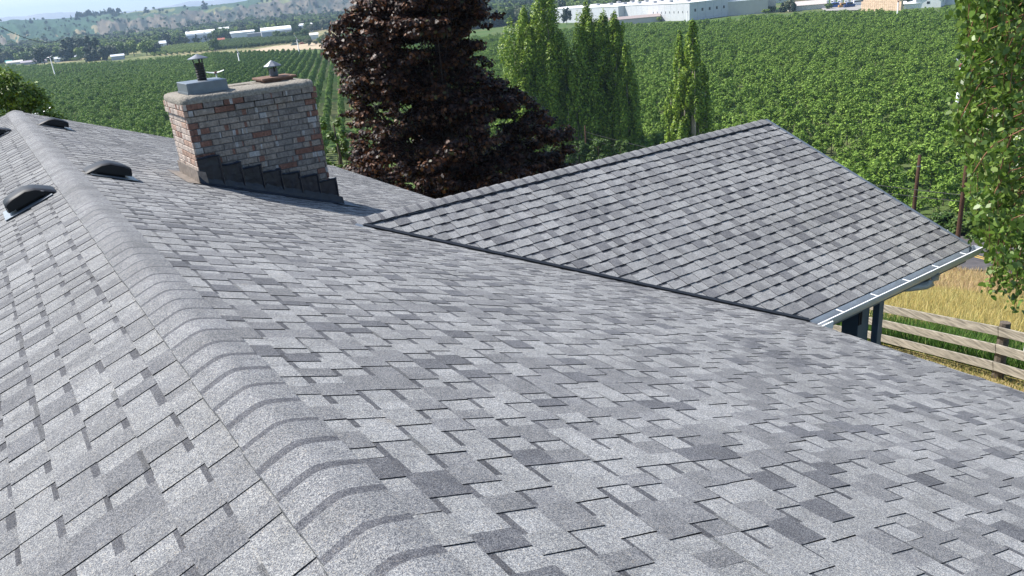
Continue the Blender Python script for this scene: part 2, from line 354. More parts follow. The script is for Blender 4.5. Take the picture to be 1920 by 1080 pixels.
# ================================================================== HOUSE
A1 = .3525; A2 = .3968; W = 5.974; YR = 7.7418; ZR = -.8714; XE = 9.1924; YEND = 17.48; SL = 3.43
ZE = -W * math.tan(A1); YE = YR - SL * math.cos(A2); EXPO = .1429
house = thing('house', 'grey shingled house seen from its own roof, with brick chimney and lower side wing', 'house', (0, 0, 0))
rng = np.random.default_rng(5)
LT = np.array((.240, .244, .246)); MD = np.array((.175, .178, .184)); DK = np.array((.118, .121, .131)); BAND = np.array((.078, .080, .088))
class Shingles:
    def __init__(s): s.V = []; s.F = []; s.C = []
    def quad(s, q, c):
        b = len(s.V); s.V += q; s.F.append((b, b + 1, b + 2, b + 3)); s.C.append(c)
    def field(s, org, U, Vd, N, ulen, v0f, v1f, t1=.004, t2=.0036, butt=(.03, .03, .032), con=1., tone=1., expo=EXPO, off=0.):
        mean = LT * .5 + MD * .5
        org = np.array(org, float); U = np.array(U, float); Vd = np.array(Vd, float); N = np.array(N, float)
        P = lambda u, v, h: tuple(org + U * u + Vd * v + N * h)
        nc = int(math.ceil((ulen + off) / expo))
        for k in range(nc):
            u0 = max(k * expo - off, 0); u1 = min((k + 1) * expo - off, ulen)
            if u1 - u0 < .03: continue
            va0, va1 = v0f(u0), v0f(u1); vb = max(v1f(u0), v1f(u1)); vb0, vb1 = v1f(u0), v1f(u1)
            v = min(va0, va1) - rng.uniform(0, .3); vend = vb
            tooth = rng.random() < .5; toneA = rng.choice(3, p=[.5, .35, .15])
            while v < vend:
                wd = rng.uniform(.08, .17) if tooth else rng.uniform(.07, .135)
                a, b = v, v + wd; v = b
                def cl(x, lo, hi): return min(max(x, lo), hi)
                a0, b0, a1, b1 = cl(a, va0, vb0), cl(b, va0, vb0), cl(a, va1, vb1), cl(b, va1, vb1)
                if b0 - a0 < 1e-4 and b1 - a1 < 1e-4: tooth = not tooth; continue
                if tooth:
                    c = (LT if rng.random() < .30 else (MD if rng.random() < .74 else DK)) * rng.uniform(.9, 1.08) * tone
                else:
                    c = (LT if rng.random() < .85 else MD) * rng.uniform(.94, 1.10) * tone
                c = mean * tone + (c - mean * tone) * con
                w0, w1 = rng.uniform(-.0008, .0008, 2); sk = rng.uniform(-.005, .005)
                h0 = (t2 if tooth else .0004) ; h1 = t1 + (t2 if tooth else 0)
                ub = u1 + rng.uniform(-.002, .002)
                if not tooth:
                    bw = rng.choice([.0, .020, .030, .037], p=[.10, .2, .4, .3]); bw = min(bw, (u1 - u0) * .7); um = u0 + bw
                    if bw > 0:
                        f = bw / (u1 - u0); hm = h0 + (h1 - h0) * f
                        am, bm = a0 + (a1 - a0) * f, b0 + (b1 - b0) * f
                        s.quad([P(u0, a0, h0), P(u0, b0, h0), P(um, bm, hm), P(um, am, hm)], BAND * rng.uniform(.9, 1.25))
                        s.quad([P(um, am, hm), P(um, bm, hm), P(ub, b1, h1), P(ub, a1, h1)], c)
                    else: s.quad([P(u0, a0, h0), P(u0, b0, h0), P(ub, b1, h1), P(ub, a1, h1)], c)
                else:
                    if rng.random() < .12:
                        um = u0 + .022; f = .022 / (u1 - u0); hm = h0 + (h1 - h0) * f
                        s.quad([P(u0, a0, h0), P(u0, b0, h0), P(um, b0, hm), P(um, a0, hm)], c * .62); s.quad([P(um, a0, hm), P(um, b0, hm), P(ub, b1, h1 + w1), P(ub, a1, h1 + w0)], c)
                    else:
                        s.quad([P(u0, a0, h0), P(u0, b0, h0), P(ub, b1 + sk, h1 + w1), P(ub, a1 + sk, h1 + w0)], c)
                    s.quad([P(u0, a0, h0), P(ub, a1 + sk, h1 + w0), P(ub, a1 + sk, t1 - .0005), P(u0, a0, -.0004)], np.array(butt))
                    s.quad([P(u0, b0, h0), P(u0, b0, -.0004), P(ub, b1 + sk, t1 - .0005), P(ub, b1 + sk, h1 + w1)], np.array(butt))
                s.quad([P(ub, a1, h1), P(ub, b1, h1), P(ub, b1, -.001), P(ub, a1, -.001)], np.array(butt))
                tooth = not tooth if rng.random() < .93 else tooth
    def build(s, name, parent, extra=None):
        V = np.array(s.V); Fq = np.array(s.F); C = np.array([np.array(c) for c in s.C])
        return link(name, qmesh(name, V, Fq, [SHINGLE], C), parent)
c1, s1 = math.cos(A1), math.sin(A1); c2, s2 = math.cos(A2), math.sin(A2)
Y0 = -2.2
main = Shingles()
main.field((0, 0, 0), (c1, 0, -s1), (0, 1, 0), (s1, 0, c1), W / c1, lambda u: Y0, lambda u: YEND, expo=.155, off=.055)
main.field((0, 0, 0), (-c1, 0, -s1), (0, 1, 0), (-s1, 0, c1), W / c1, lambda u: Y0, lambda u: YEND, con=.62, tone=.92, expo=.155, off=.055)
main_o = main.build('roof', house); main_o['label'] = 'main shingled roof with both slopes'
wing = Shingles()
# wing near slope: u down from ridge (toward -Y), v along +X ; left edge follows the valley on the main slope
def vx(u): return (-(ZR - u * s2)) / math.tan(A1) - .0 + .02
wing.field((0, YR, ZR), (0, -c2, -s2), (1, 0, 0), (0, -s2, c2), SL + .02, vx, lambda u: XE, t1=.0095, t2=.0042, butt=(.02, .02, .022), tone=1.06, con=.8)
wing.field((0, YR, ZR), (0, c2, -s2), (1, 0, 0), (0, s2, c2), SL + .02, vx, lambda u: XE)
wing_o = wing.build('roof', house); wing_o['label'] = 'lower cross wing roof with raised valley edge'

# decks under the shingles
def slab(mb, a, b, c, d, t):
    a, b, c, d = [np.array(q, float) for q in (a, b, c, d)]; n = np.cross(b - a, d - a); n /= np.linalg.norm(n)
    if n[2] < 0: n = -n
    lo = [q - n * t for q in (a, b, c, d)]; hi = [q - n * .004 for q in (a, b, c, d)]
    mb.add(hi + lo, [(0, 1, 2, 3), (7, 6, 5, 4), (0, 4, 5, 1), (1, 5, 6, 2), (2, 6, 7, 3), (3, 7, 4, 0)])
mb = MB()
slab(mb, (0, Y0, 0), (W - .01, Y0, ZE), (W - .01, YEND, ZE), (0, YEND, 0), .12)
slab(mb, (0, Y0, 0), (0, YEND, 0), (-W + .01, YEND, ZE), (-W + .01, Y0, ZE), .12)
mb.build('roof_deck', M_post, house)
mb = MB()
xs = -ZR / math.tan(A1)
for sg in (-1, 1):
    ye = YR + sg * SL * c2
    slab(mb, (xs, YR, ZR), (XE - .01, YR, ZR), (XE - .01, ye, ZE), (W + .02, ye, ZE), .11)
mb.build('roof_deck', M_post, house)

# ridge caps
def caps(name, A, dirv, side, n, hw, slope, label=None, e=.175):
    S = Shingles(); A = np.array(A, float); d = np.array(dirv, float); sd = np.array(side, float); up = np.array((0, 0, 1.))
    prof_s = np.array([-1, -.75, -.5, -.32, -.18, -.08, 0, .08, .18, .32, .5, .75, 1.])
    def pt(y, s_, h):
        a = s_ * hw; r = .055; cs = math.cos(slope); sn = math.sin(slope)
        # rounded fold at the ridge
        drop = .3 * hw * sn * abs(s_) ** 1.5 + .7 * (math.sqrt(a * a * sn * sn + .0085 ** 2) - .0085)
        nrm = sd * (math.copysign(1, s_) * sn if abs(s_) > .2 else sn * s_ / .2) + up * cs
        return A + d * y + sd * a * cs - up * drop + nrm * (h + .0100 + .006 * max(0., s_) + .0045 * min(0., s_))
    for k in range(n):
        y0, y1 = k * e, (k + 1) * e; tone = rng.uniform(.95, 1.05); base = (LT * .3 + MD * .7) * tone * rng.uniform(.95, 1.07)
        if rng.random() < .2: base = base * .86
        bw = rng.uniform(.042, .054); jit = rng.uniform(-.004, .004)
        ws = rng.uniform(.975, 1.02)
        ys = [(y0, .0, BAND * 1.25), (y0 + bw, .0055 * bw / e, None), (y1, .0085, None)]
        for (ya, ha, cb), (yb, hb, _) in zip(ys[:-1], ys[1:]):
            c = cb if cb is not None else base
            for i in range(12):
                sa, sb = prof_s[i] * ws, prof_s[i + 1] * ws
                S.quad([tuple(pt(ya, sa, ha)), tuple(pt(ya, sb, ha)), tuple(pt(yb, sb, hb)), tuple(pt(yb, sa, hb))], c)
            for sg in (-1, 1):
                q = [pt(ya, sg * ws, ha), pt(yb, sg * ws, hb)]
                nrm = up * .02
                S.quad([tuple(q[0]), tuple(q[1]), tuple(q[1] - nrm), tuple(q[0] - nrm)], (np.array((.03, .03, .032)) if sg > 0 else base * .8))  # cap sides painted: black shadow line on one, lit tone on the other
        for i in range(12):
            q = [pt(y1, prof_s[i] * ws, .0085), pt(y1, prof_s[i + 1] * ws, .0085), pt(y1, prof_s[i + 1], -.004), pt(y1, prof_s[i], -.004)]
            S.quad([tuple(v) for v in q], np.array((.03, .03, .032)))
    V = np.array(S.V); o = link(name, qmesh(name, V, np.array(S.F), [SHINGLE], np.array(S.C)), house)
    if label: o['label'] = label
    return o
caps('ridge_cap', (0, Y0, 0), (0, 1, 0), (1, 0, 0), int((YEND - Y0) / .175), .140, A1, label='rounded row of cap shingles along the main ridge')
caps('ridge_cap', (xs - .12, YR, ZR + .0), (1, 0, 0), (0, -1, 0), int((XE - xs + .12) / .16), .135, A2, e=.16, label='row of cap shingles along the wing ridge')

# raised black strip along the valley, painted as shade of the cut shingle edge
mb = MB()
v0 = np.array([vx(.13), YR - .13 * c2, ZR - .13 * s2]); v1 = np.array([vx(SL), YE, ZR - SL * s2])
dv = (v1 - v0) / np.linalg.norm(v1 - v0)
nup = np.array((.1, -.1, .98)); sdv = np.cross(dv, nup); sdv /= np.linalg.norm(sdv)
if sdv[1] > 0: sdv = -sdv
mb.box(0, np.linalg.norm(v1 - v0), -.01, .055, -.02, .030, ax=(dv, sdv, np.cross(dv, sdv) * (1 if np.cross(dv, sdv)[2] > 0 else -1)), org=v0)
mb.build('valley_shade_strip', mat('valley_edge_shade', (.010, .011, .014), .5, .1, .4), house)
mb = MB()
g0 = v0 + sdv * .05 + np.array((0, 0, .012)); mb.bar(g0 - dv * .08, g0 + dv * .10, .09, .012)
mb.build('flashing', M_galv, house)

# fascia / rake boards
mb = MB()
for sg in (-1, 1):
    ye = YR + sg * SL * c2
    mb.bar((XE + .012, YR, ZR - .09), (XE + .012, ye, ZE - .09), .024, .16)
mb.bar((W - .02, Y0, ZE - .14), (W - .02, YEND, ZE - .14), .024, .2)
mb.bar((-W + .02, Y0, ZE - .14), (-W + .02, YEND, ZE - .14), .024, .2)
for sg in (-1, 1): mb.bar((0, YEND + .012, -.1), (sg * W, YEND + .012, ZE - .1), .024, .16)
mb.bar((W + .06, YE + .03, ZE - .12), (XE, YE + .03, ZE - .12), .024, .18)
mb.build('fascia', M_post, house)
mb = MB()
mb.bar((XE + .02, YR, ZR + .004), (XE + .02, YE, ZE + .004), .05, .012); mb.bar((XE + .02, YR, ZR + .004), (XE + .02, YR + SL * c2, ZE + .004), .05, .012)
mb.build('drip_edge', M_galv, house)

# walls under the eaves
def wall_col(x0, x1, y0, y1, z0, z1, mb): mb.box(x0, x1, y0, y1, z0, z1)
mb = MB(); mb.box(-W + .5, W - .55, Y0 + .5, YEND - .4, -7.2, ZE + .05)
mb.box(W - .56, XE - .4, YR - .2, YR + 2.6, -7.6, ZE - .02)
mb.build('wall', mat('siding', (.17, .20, .23), .7, noise=.08), house)
# gable infills
for y in (Y0 + .5, YEND - .4):
    mb = MB(); mb.add([(-W + .5, y, ZE + .05), (W - .55, y, ZE + .05), (0, y, -.13)], [(0, 1, 2)])
    mb.build('gable', MATS['siding'], house)

# gutter on the wing eave (K profile, open on top)
mb = MB(); gx0, gx1 = W + .03, XE + .1
gy = YE - .005; gz = ZE - .015
prof = [(0, .012), (0, -.10), (-.07, -.10), (-.085, -.075), (-.105, -.055), (-.115, -.01), (-.115, .004), (-.100, .004), (-.100, -.006)]
T = [(gy + a, gz + b) for a, b in prof]
k = len(T); V = [(gx0, a, b) for a, b in T] + [(gx1, a, b) for a, b in T]
mb.add(V, [(i, i + 1, k + i + 1, k + i) for i in range(k - 1)])
mb.add([(gx0, a, b) for a, b in T[:-1]], [tuple(range(k - 1))]); mb.add([(gx1, a, b) for a, b in T[:-1]], [tuple(range(k - 1))])
gut = mb.build('gutter', M_gutter, house)
sm = gut.modifiers.new('solid', 'SOLIDIFY'); sm.thickness = .0025
mb = MB(); mb.bar((gx0, gy - .107, gz + .007), (gx1, gy - .107, gz + .007), .014, .005); mb.build('gutter_lip', M_white, gut)
for x in np.arange(gx0 + .45, gx1, .62):
    mb = MB(); mb.bar((x, gy, gz + .008), (x, gy - .105, gz + .004), .016, .004); mb.build('hanger', M_white, gut)
mb = MB(); mb.box(gx0 - .05, gx0 + .17, gy - .17, gy - .155, gz - .07, gz + .01); mb.box(gx0 - .05, gx0 - .04, gy - .155, gy + .03, gz - .07, gz + .01); mb.build('end_cap', M_white, gut)
# elbow of the downspout under the far end of the gutter
mb = MB(); ex = XE - 1.02
pts = [(ex - .10, gy - .055, gz - .13)] 
el = [(ex + .16, gy - .055, gz - .09), (ex + .16, gy - .05, gz - .16), (ex + .13, gy - .035, gz - .205), (ex + .06, gy - .0, gz - .23), (ex - .1, gy + .1, gz - .235), (ex - .2, gy + .2, gz - .24)]
mb.tube(el, .05, 12); mb.build('downspout_elbow', M_gutter, gut, True)

# porch posts under the wing eave
def post(x, y, wx, z0, name, label, bracket=False):
    mb = MB(); mb.box(x - wx / 2, x + wx / 2, y - wx / 2, y + wx / 2, z0, ZE - .22, bev=.006); o = mb.build(name, M_post, house)
    if bracket:
        b = MB(); b.box(x - wx / 2 - .006, x - wx / 2 + .012, y - wx / 2 - .012, y - wx / 2 - .002, ZE - .44, ZE - .25); b.box(x - wx / 2 + .03, x - wx / 2 + .05, y - wx / 2 - .012, y - wx / 2 - .002, ZE - .44, ZE - .25); b.build('bracket', M_blackm, o)
    return o
PX1 = 7.2
post(PX1, YE + .22, .21, -7.3, 'post', None, True)
mb = MB(); mb.box(7.34, 7.43, YE + .02, YE + .10, -7.2, ZE - .12, bev=.004); mb.build('downspout', M_post, house)
mb = MB(); mb.bar((W - .3, YE + .28, ZE - .17), (XE - .05, YE + .28, ZE - .17), .12, .18); mb.build('beam', M_post, house)

# ------------------------------------------------------------------ chimney
CX0, CX1, CY0, CY1, CT = 1.37, 2.91, 9.48, 10.46, .405
chim = bpy.data.objects.new('chimney', None); 
def brick_chimney():
    rg = np.random.default_rng(21); mb = MB(); hb = .0715; j = .009
    z = CT; row = 0
    core = MB()
    core.box(CX0 + .012, CX1 - .012, CY0 + .012, CY1 - .012, -1.6, CT + .01)
    TAN = np.array((.25, .215, .185)); GRY = np.array((.195, .175, .16)); RED = np.array((.17, .09, .068)); ORG = np.array((.38, .26, .20)); WHT = np.array((.42, .41, .40))
    while z > -1.45:
        cb = .02 if row < 2 else (.0)
        for face in range(4):
            L = (CX1 - CX0) if face in (0, 2) else (CY1 - CY0); L += 2 * cb
            v = -.115 * (row % 2) - rg.uniform(0, .01); first = True
            while v < L - .01:
                wd = .225
                a, b = max(v, 0), min(v + wd, L); v += wd + j; 
                if b - a < .02: first = False; continue
                # bricks show two or three blotchy tones
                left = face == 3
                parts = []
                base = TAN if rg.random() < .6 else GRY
                if left: base = np.array((.46, .385, .33))  # sun-facing left face: its brightness is painted into paler bricks
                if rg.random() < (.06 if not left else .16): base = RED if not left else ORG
                if (first or v >= L - .01) and not left: base = RED * rg.uniform(.9, 1.2) if rg.random() < .6 else base
                n = max(2, int((b - a) / .016)); cs = []
                cur = base
                for q in range(n):
                    r_ = rg.random()
                    if r_ < .22: cur = base
                    elif r_ < .245: cur = RED * 1.1
                    elif r_ < .275 and not left: cur = WHT * .8
                    elif r_ < .33: cur = base * .78
                    cs.append(cur * rg.uniform(.88, 1.14))
                pr = rg.uniform(-.002, .003); z1 = z; z0 = z - hb + j
                ch = .004
                for q in range(n):
                    p0, p1 = a + (b - a) * q / n, a + (b - a) * (q + 1) / n
                    dd = cb + pr
                    def mp(t, dep, zz):
                        if face == 0: return (CX0 - cb + t, CY0 - dep, zz)
                        if face == 2: return (CX0 - cb + t, CY1 + dep, zz)
                        if face == 1: return (CX1 + dep, CY0 - cb + t, zz)
                        return (CX0 - dep, CY0 - cb + t, zz)
                    e0 = ch if q == 0 else 0; e1 = ch if q == n - 1 else 0
                    V = [mp(p0 + e0, dd, z0 + ch), mp(p1 - e1, dd, z0 + ch), mp(p1 - e1, dd, z1 - ch), mp(p0 + e0, dd, z1 - ch),
                         mp(p0, dd - .006, z0), mp(p1, dd - .006, z0), mp(p1, dd - .006, z1), mp(p0, dd - .006, z1),
                         mp(p0, -.02, z0), mp(p1, -.02, z0), mp(p1, -.02, z1), mp(p0, -.02, z1)]
                    Fs = [(0, 1, 2, 3), (4, 5, 1, 0), (3, 2, 6, 7), (8, 9, 5, 4), (7, 6, 10, 11)]
                    if q == 0: Fs += [(4, 0, 3, 7), (8, 4, 7, 11)]
                    if q == n - 1: Fs += [(1, 5, 6, 2), (5, 9, 10, 6)]
                    mb.add(V, Fs, tuple(cs[q]), 0)
                first = False
        z -= hb; row += 1
    for f, c in zip(core.f, core.c): pass
    b0 = len(mb.v); mb.v += core.v; mb.f += [tuple(i + b0 for i in f) for f in core.f]; mb.c += core.c; mb.m += [1] * len(core.f)
    me = mb.mesh('chimney', [M_brick, M_mortar])
    return me
chim = link('chimney', brick_chimney(), house); chim['label'] = 'weathered mixed-tone brick chimney'
# rounded mortar crown
def crown():
    nx, ny = 26, 16; hw, hd = (CX1 - CX0) / 2 + .022, (CY1 - CY0) / 2 + .022; cx, cy = (CX0 + CX1) / 2, (CY0 + CY1) / 2
    V = []; rows = [(1.0, 0.0), (1.006, .02), (1.0, .045), (.975, .066), (.93, .080), (.80, .088), (.5, .093), (.0, .096)]
    n = 72; Fs = []
    for ri, (f, h) in enumerate(rows):
        inset = (1 - f) * .5
        for k in range(n):
            t = 2 * math.pi * k / n; c, s_ = math.cos(t), math.sin(t); e = .15
            x = math.copysign(abs(c) ** e, c); y = math.copysign(abs(s_) ** e, s_)
            ax = max(hw - inset * 1.0, 0) if f > 0 else 0; ay = max(hd - inset, 0) if f > 0 else 0
            nz = (vnoise(k * .55, ri * .9 + 3, 5) - .5) * (.020 if ri > 0 else .006)
            V.append((cx + x * ax * (1 + nz * .3), cy + y * ay * (1 + nz * .3), CT + .0 + h + nz * (.8 if ri > 1 else 0)))
    for ri in range(len(rows) - 1):
        for k in range(n): Fs.append((ri * n + k, ri * n + (k + 1) % n, (ri + 1) * n + (k + 1) % n, (ri + 1) * n + k))
    me = qmesh('crown', V, Fs, [M_crown], smooth=True); return link('crown', me, chim)
crown()
CZ = CT + .090
mb = MB(); px0, px1, py0, py1 = 1.475, 1.93, 9.60, 10.1
mb.box(px0, px1, py0, py1, CZ + .015, CZ + .125, bev=.005); mb.box(px0 - .008, px1 + .008, py0 - .008, py1 + .008, CZ, CZ + .022)
mb.build('metal_flue_base', M_galv, chim)
M_flue = mat('sooty_flue_metal', (.045, .04, .036), .55, .4, .4, .5, scale=10)
def flue(cx, cy, z0, h, r, capr, caph, gap, fac, name_m):
    mb = MB(); pr = []
    nseg = 7
    for i in range(nseg):
        za = z0 + h * i / nseg; zb = z0 + h * (i + 1) / nseg
        pr += [(r, za), (r, zb - .006), (r + .004, zb - .004), (r + .004, zb - .001)]
    mb.lathe(pr + [(r * .9, z0 + h), (r * .9, z0 + h - .05)], 20, (cx, cy))
    o = mb.build('flue_pipe', name_m, chim, True)
    mb = MB(); zc = z0 + h + gap
    mb.lathe([(0.001, zc + caph), (capr, zc), (capr + .002, zc - .008), (capr - .006, zc - .006), (0.001, zc + caph - .012)], fac, (cx, cy))
    o2 = mb.build('rain_cap', mat('dull_cap_metal', (.16, .175, .20), .45, .6, .5, .25, scale=14), chim)
    for k in range(3):
        mb = MB(); t = 2 * math.pi * k / 3 + .5
        mb.bar((cx + r * math.cos(t), cy + r * math.sin(t), z0 + h - .04), (cx + capr * .55 * math.cos(t), cy + capr * .55 * math.sin(t), zc + caph * .3), .02, .006)
        mb.build('cap_bracket', M_flue, chim)
flue(1.722, 9.87, CZ + .12, .20, .052, .112, .046, .055, 24, M_flue)
flue(2.585, 9.90, CZ + .06, .095, .05, .112, .066, .03, 8, mat('dull_flue_metal', (.16, .17, .18), .5, .5, .5, .4, scale=12))
mb = MB(); mb.box(2.37, 2.80, 9.70, 10.12, CZ + .03, CZ + .058, bev=.006); mb.box(2.40, 2.76, 9.73, 10.09, CZ - .005, CZ + .031, bev=.004)
mb.build('clay_flue_slab', M_clay, chim)

def flashing():
    rg = np.random.default_rng(4); zroof = lambda x: -x * math.tan(A1)
    mb = MB(); n = 7; L = CX1 - CX0 + .05
    for i in range(n):
        xa = CX0 - .0 + L * i / n; xb = CX0 + L * (i + 1) / n + .03
        top = zroof(xa) + .265 - i * .001 + (.03 if i == 0 else 0) + rg.uniform(-.01, .01)
        bot = zroof(xb) - .02
        yy = CY0 - .016 - .003 * (n - i)
        # a bent metal step with an uneven tarred edge
        V = []; m_ = 7
        for q in range(m_ + 1):
            x = xa + (xb - xa) * q / m_; V.append((x, yy + rg.uniform(-.003, .003), top + rg.uniform(-.008, .008) - .006))
        for q in range(m_ + 1):
            x = xa + (xb - xa) * q / m_; V.append((x, yy - .004, bot))
        mb.add(V, [(q, q + 1, m_ + 2 + q, m_ + 1 + q) for q in range(m_)])
        # tar bead along the top and down the side
        mb.tube([(xa + (xb - xa) * q / 6, yy - .002, top + rg.uniform(-.008, .006)) for q in range(7)], [.013 + rg.uniform(-.003, .004) for _ in range(7)], 6)
        mb.tube([(xb - .012, yy - .004, top + (bot - top) * q / 4) for q in range(5)], [.011 + rg.uniform(-.002, .004) for _ in range(5)], 6)
    for i in range(11):
        xa = CX0 - .02 + (L + .06) * i / 11; xb = xa + (L + .06) / 11 + .03
        zz = zroof(xa)
        mb.add([(xa, CY0 - .03, zz + .13), (xb, CY0 - .03, zroof(xb) + .11), (xb, CY0 - .055, zroof(xb) + .03), (xa, CY0 - .055, zz + .04), (xa, CY0 - .075, zz + .012), (xb, CY0 - .075, zroof(xb) + .012)], [(0, 1, 2, 3), (3, 2, 5, 4)])
    o = mb.build('step_flashing', M_tar, chim)
    mb = MB(); za = zroof(CX0)
    mb.box(CX0 - .022, CX0 - .014, CY0 - .03, CY1 + .03, za - .02, za + .17)
    mb.add([(CX0 - .02, CY0 - .075, za + .022), (CX0 - .02, CY1 + .1, za + .022), (CX0 - .16, CY1 + .1, zroof(CX0 - .16) + .012), (CX0 - .16, CY0 - .075, zroof(CX0 - .16) + .012)], [(0, 1, 2, 3)])
    mb.add([(CX0 - .03, CY0 - .035, za - .01), (CX0 + .07, CY0 - .06, za - .03), (CX0 + .06, CY0 - .06, za + .14), (CX0 - .022, CY0 - .035, za + .17)], [(0, 1, 2, 3)])
    mb.build('apron_flashing', mat('dusty_flashing', (.22, .19, .165), .7, .2, .3, .4, scale=14), chim)
    mb = MB(); zb = zroof(CX1)
    mb.add([(CX1 + .02, CY0 - .14, zb + .014), (CX1 + .30, CY0 - .14, zroof(CX1 + .3) + .014), (CX1 + .30, CY1, zroof(CX1 + .3) + .014), (CX1 + .02, CY1, zb + .014)], [(0, 1, 2, 3)])
    mb.build('corner_flashing', M_galv, chim)
flashing()

# ------------------------------------------------------------------ roof vents
def vent_meshes():
    # local frame: u down the slope (+X), v along ridge (+Y), n up.  slant back hood, open below its lower side
    wd, ln = .36, .30
    mb = MB()                                    # hood
    pr = [(-.24, .012), (-.21, .045), (-.11, .12), (-.03, .148), (.10, .140), (.17, .118), (.185, .06), (.18, .055)]
    k = len(pr); V = []; vv = [-.5, -.44, -.30, 0, .30, .44, .5]; 
    for f in vv:
        dz = -.016 if abs(f) > .45 else (-.003 if abs(f) > .4 else (.004 if abs(f) < .1 else 0))
        for (u, h) in pr: V.append((u * (1 if abs(f) < .45 else .97), f * ln, max(h + dz, .008)))
    Fs = [(a * k + i, a * k + i + 1, (a + 1) * k + i + 1, (a + 1) * k + i) for a in range(len(vv) - 1) for i in range(k - 1)]
    mb.add(V, Fs)
    hood = mb.mesh('hood', M_blackm, True); cheek = []
    for f, sg in ((0, 1), (len(vv) - 1, -1)):                   # dark side cheeks hanging under the hood edge
        mb = MB()
        base = [(V[f * k + i][0], V[f * k + i][1] + sg * .004, V[f * k + i][2] - .003) for i in range(k - 1)]; low = [(u, y, min(h, .040) if u > -.13 else min(h, .012)) for (u, y, h) in base]
        mb.add(base + low, [(i, i + 1, k + i, k - 1 + i) for i in range(k - 2)])
        cheek.append(mb.mesh('side_panel', mat('vent_side', (.006, .007, .009), .5)))
    mb = MB(); mb.box(-.13, .12, -.12, .12, .005, .085); throat = mb.mesh('throat', mat('vent_throat', (.008, .008, .009), .8))
    mb = MB(); mb.box(-.20, .235, -.215, .215, .010, .0155); base = mb.mesh('base_flange', M_galv)
    return hood, throat, base, cheek
hood_me, throat_me, base_me, cheek_me = vent_meshes()
def vent(x, y, side, label, yaw=0):
    e = bpy.data.objects.new('roof_vent', None); COL.objects.link(e); e.parent = house; e['label'] = label
    Rm = Matrix.Rotation(A1 * side, 4, 'Y'); 
    if side < 0: Rm = Rm @ Matrix.Rotation(math.pi, 4, 'Z')
    e.matrix_world = Matrix.Translation((x, y, -abs(x) * math.tan(A1) + .006)) @ Rm
    for nm, me in (('hood', hood_me), ('throat', throat_me), ('base_flange', base_me), ('side_panel', cheek_me[0]), ('side_panel', cheek_me[1])):
        o = bpy.data.objects.new(nm, me); COL.objects.link(o); o.parent = e
vent(-.38, 8.22, -1, 'metal vent hood on the left slope, nearest to the viewer')
vent(.40, 9.0, 1, 'metal vent hood on the right slope, with a bright flange')
vent(.42, 14.9, 1, 'distant vent hood near the far end of the ridge')
vent(-.42, 14.6, -1, 'vent hood at the far end of the left slope, cut by the frame')

# ================================================================== VEGETATION
def rand_dirs(rg, n):
    v = rg.normal(size=(n, 3)); return v / np.linalg.norm(v, axis=1)[:, None]
LEAF_SHAPES = {
    'quad': (np.array([(-1, 0), (0, -.62), (1, 0), (0, .62)]), 4),
    'oval': (np.array([(-1, 0), (-.45, -.62), (.35, -.52), (1, 0), (.35, .52), (-.45, .62)]), 6),
    'lobed': (np.array([(-.9, 0), (-.55, -.75), (.0, -.45), (.25, -.8), (.95, -.1), (.95, .1), (.25, .8), (.0, .45), (-.55, .75)]), 9)}
def leaves(rg, pos, nrm, size, palette, pw, shape='quad', var=.25, bend=0.25, down=0.0):
    n = len(pos); S, k = LEAF_SHAPES[shape]
    nrm = nrm / (np.linalg.norm(nrm, axis=1)[:, None] + 1e-9)
    t = rand_dirs(rg, n); t[:, 2] -= down; t = t - nrm * (t * nrm).sum(1)[:, None]; t /= (np.linalg.norm(t, axis=1)[:, None] + 1e-9)
    b = np.cross(nrm, t); sz = (size * rg.uniform(1 - var, 1 + var, n))[:, None]
    V = np.zeros((n, k, 3))
    for i, (u, v) in enumerate(S):
        V[:, i] = pos + t * sz * u + b * sz * v - nrm * sz * bend * (abs(u) ** 1.5)
    pal = np.array(palette); ci = rg.choice(len(pal), size=n, p=pw); c = pal[ci] * rg.uniform(.85, 1.15, (n, 1))
    return V.reshape(-1, 3), np.arange(n * k).reshape(n, k), c
def cloud(rg, cen, rad, n, flat=1.0, shell=.55, upb=.5, rnd=.45):
    """points and normals spread through ellipsoid clumps"""
    cen = np.array(cen); rad = np.array(rad)
    if rad.ndim == 1: rad = np.stack([rad, rad, rad * flat], 1)
    w = rad.prod(1) ** (2 / 3); idx = rg.choice(len(cen), size=n, p=w / w.sum())
    d = rand_dirs(rg, n); r = rg.uniform(shell, 1.05, n) ** .8
    pos = cen[idx] + d * rad[idx] * r[:, None]
    nr = d + rg.normal(size=(n, 3)) * rnd; nr[:, 2] += upb
    return pos, nr, idx

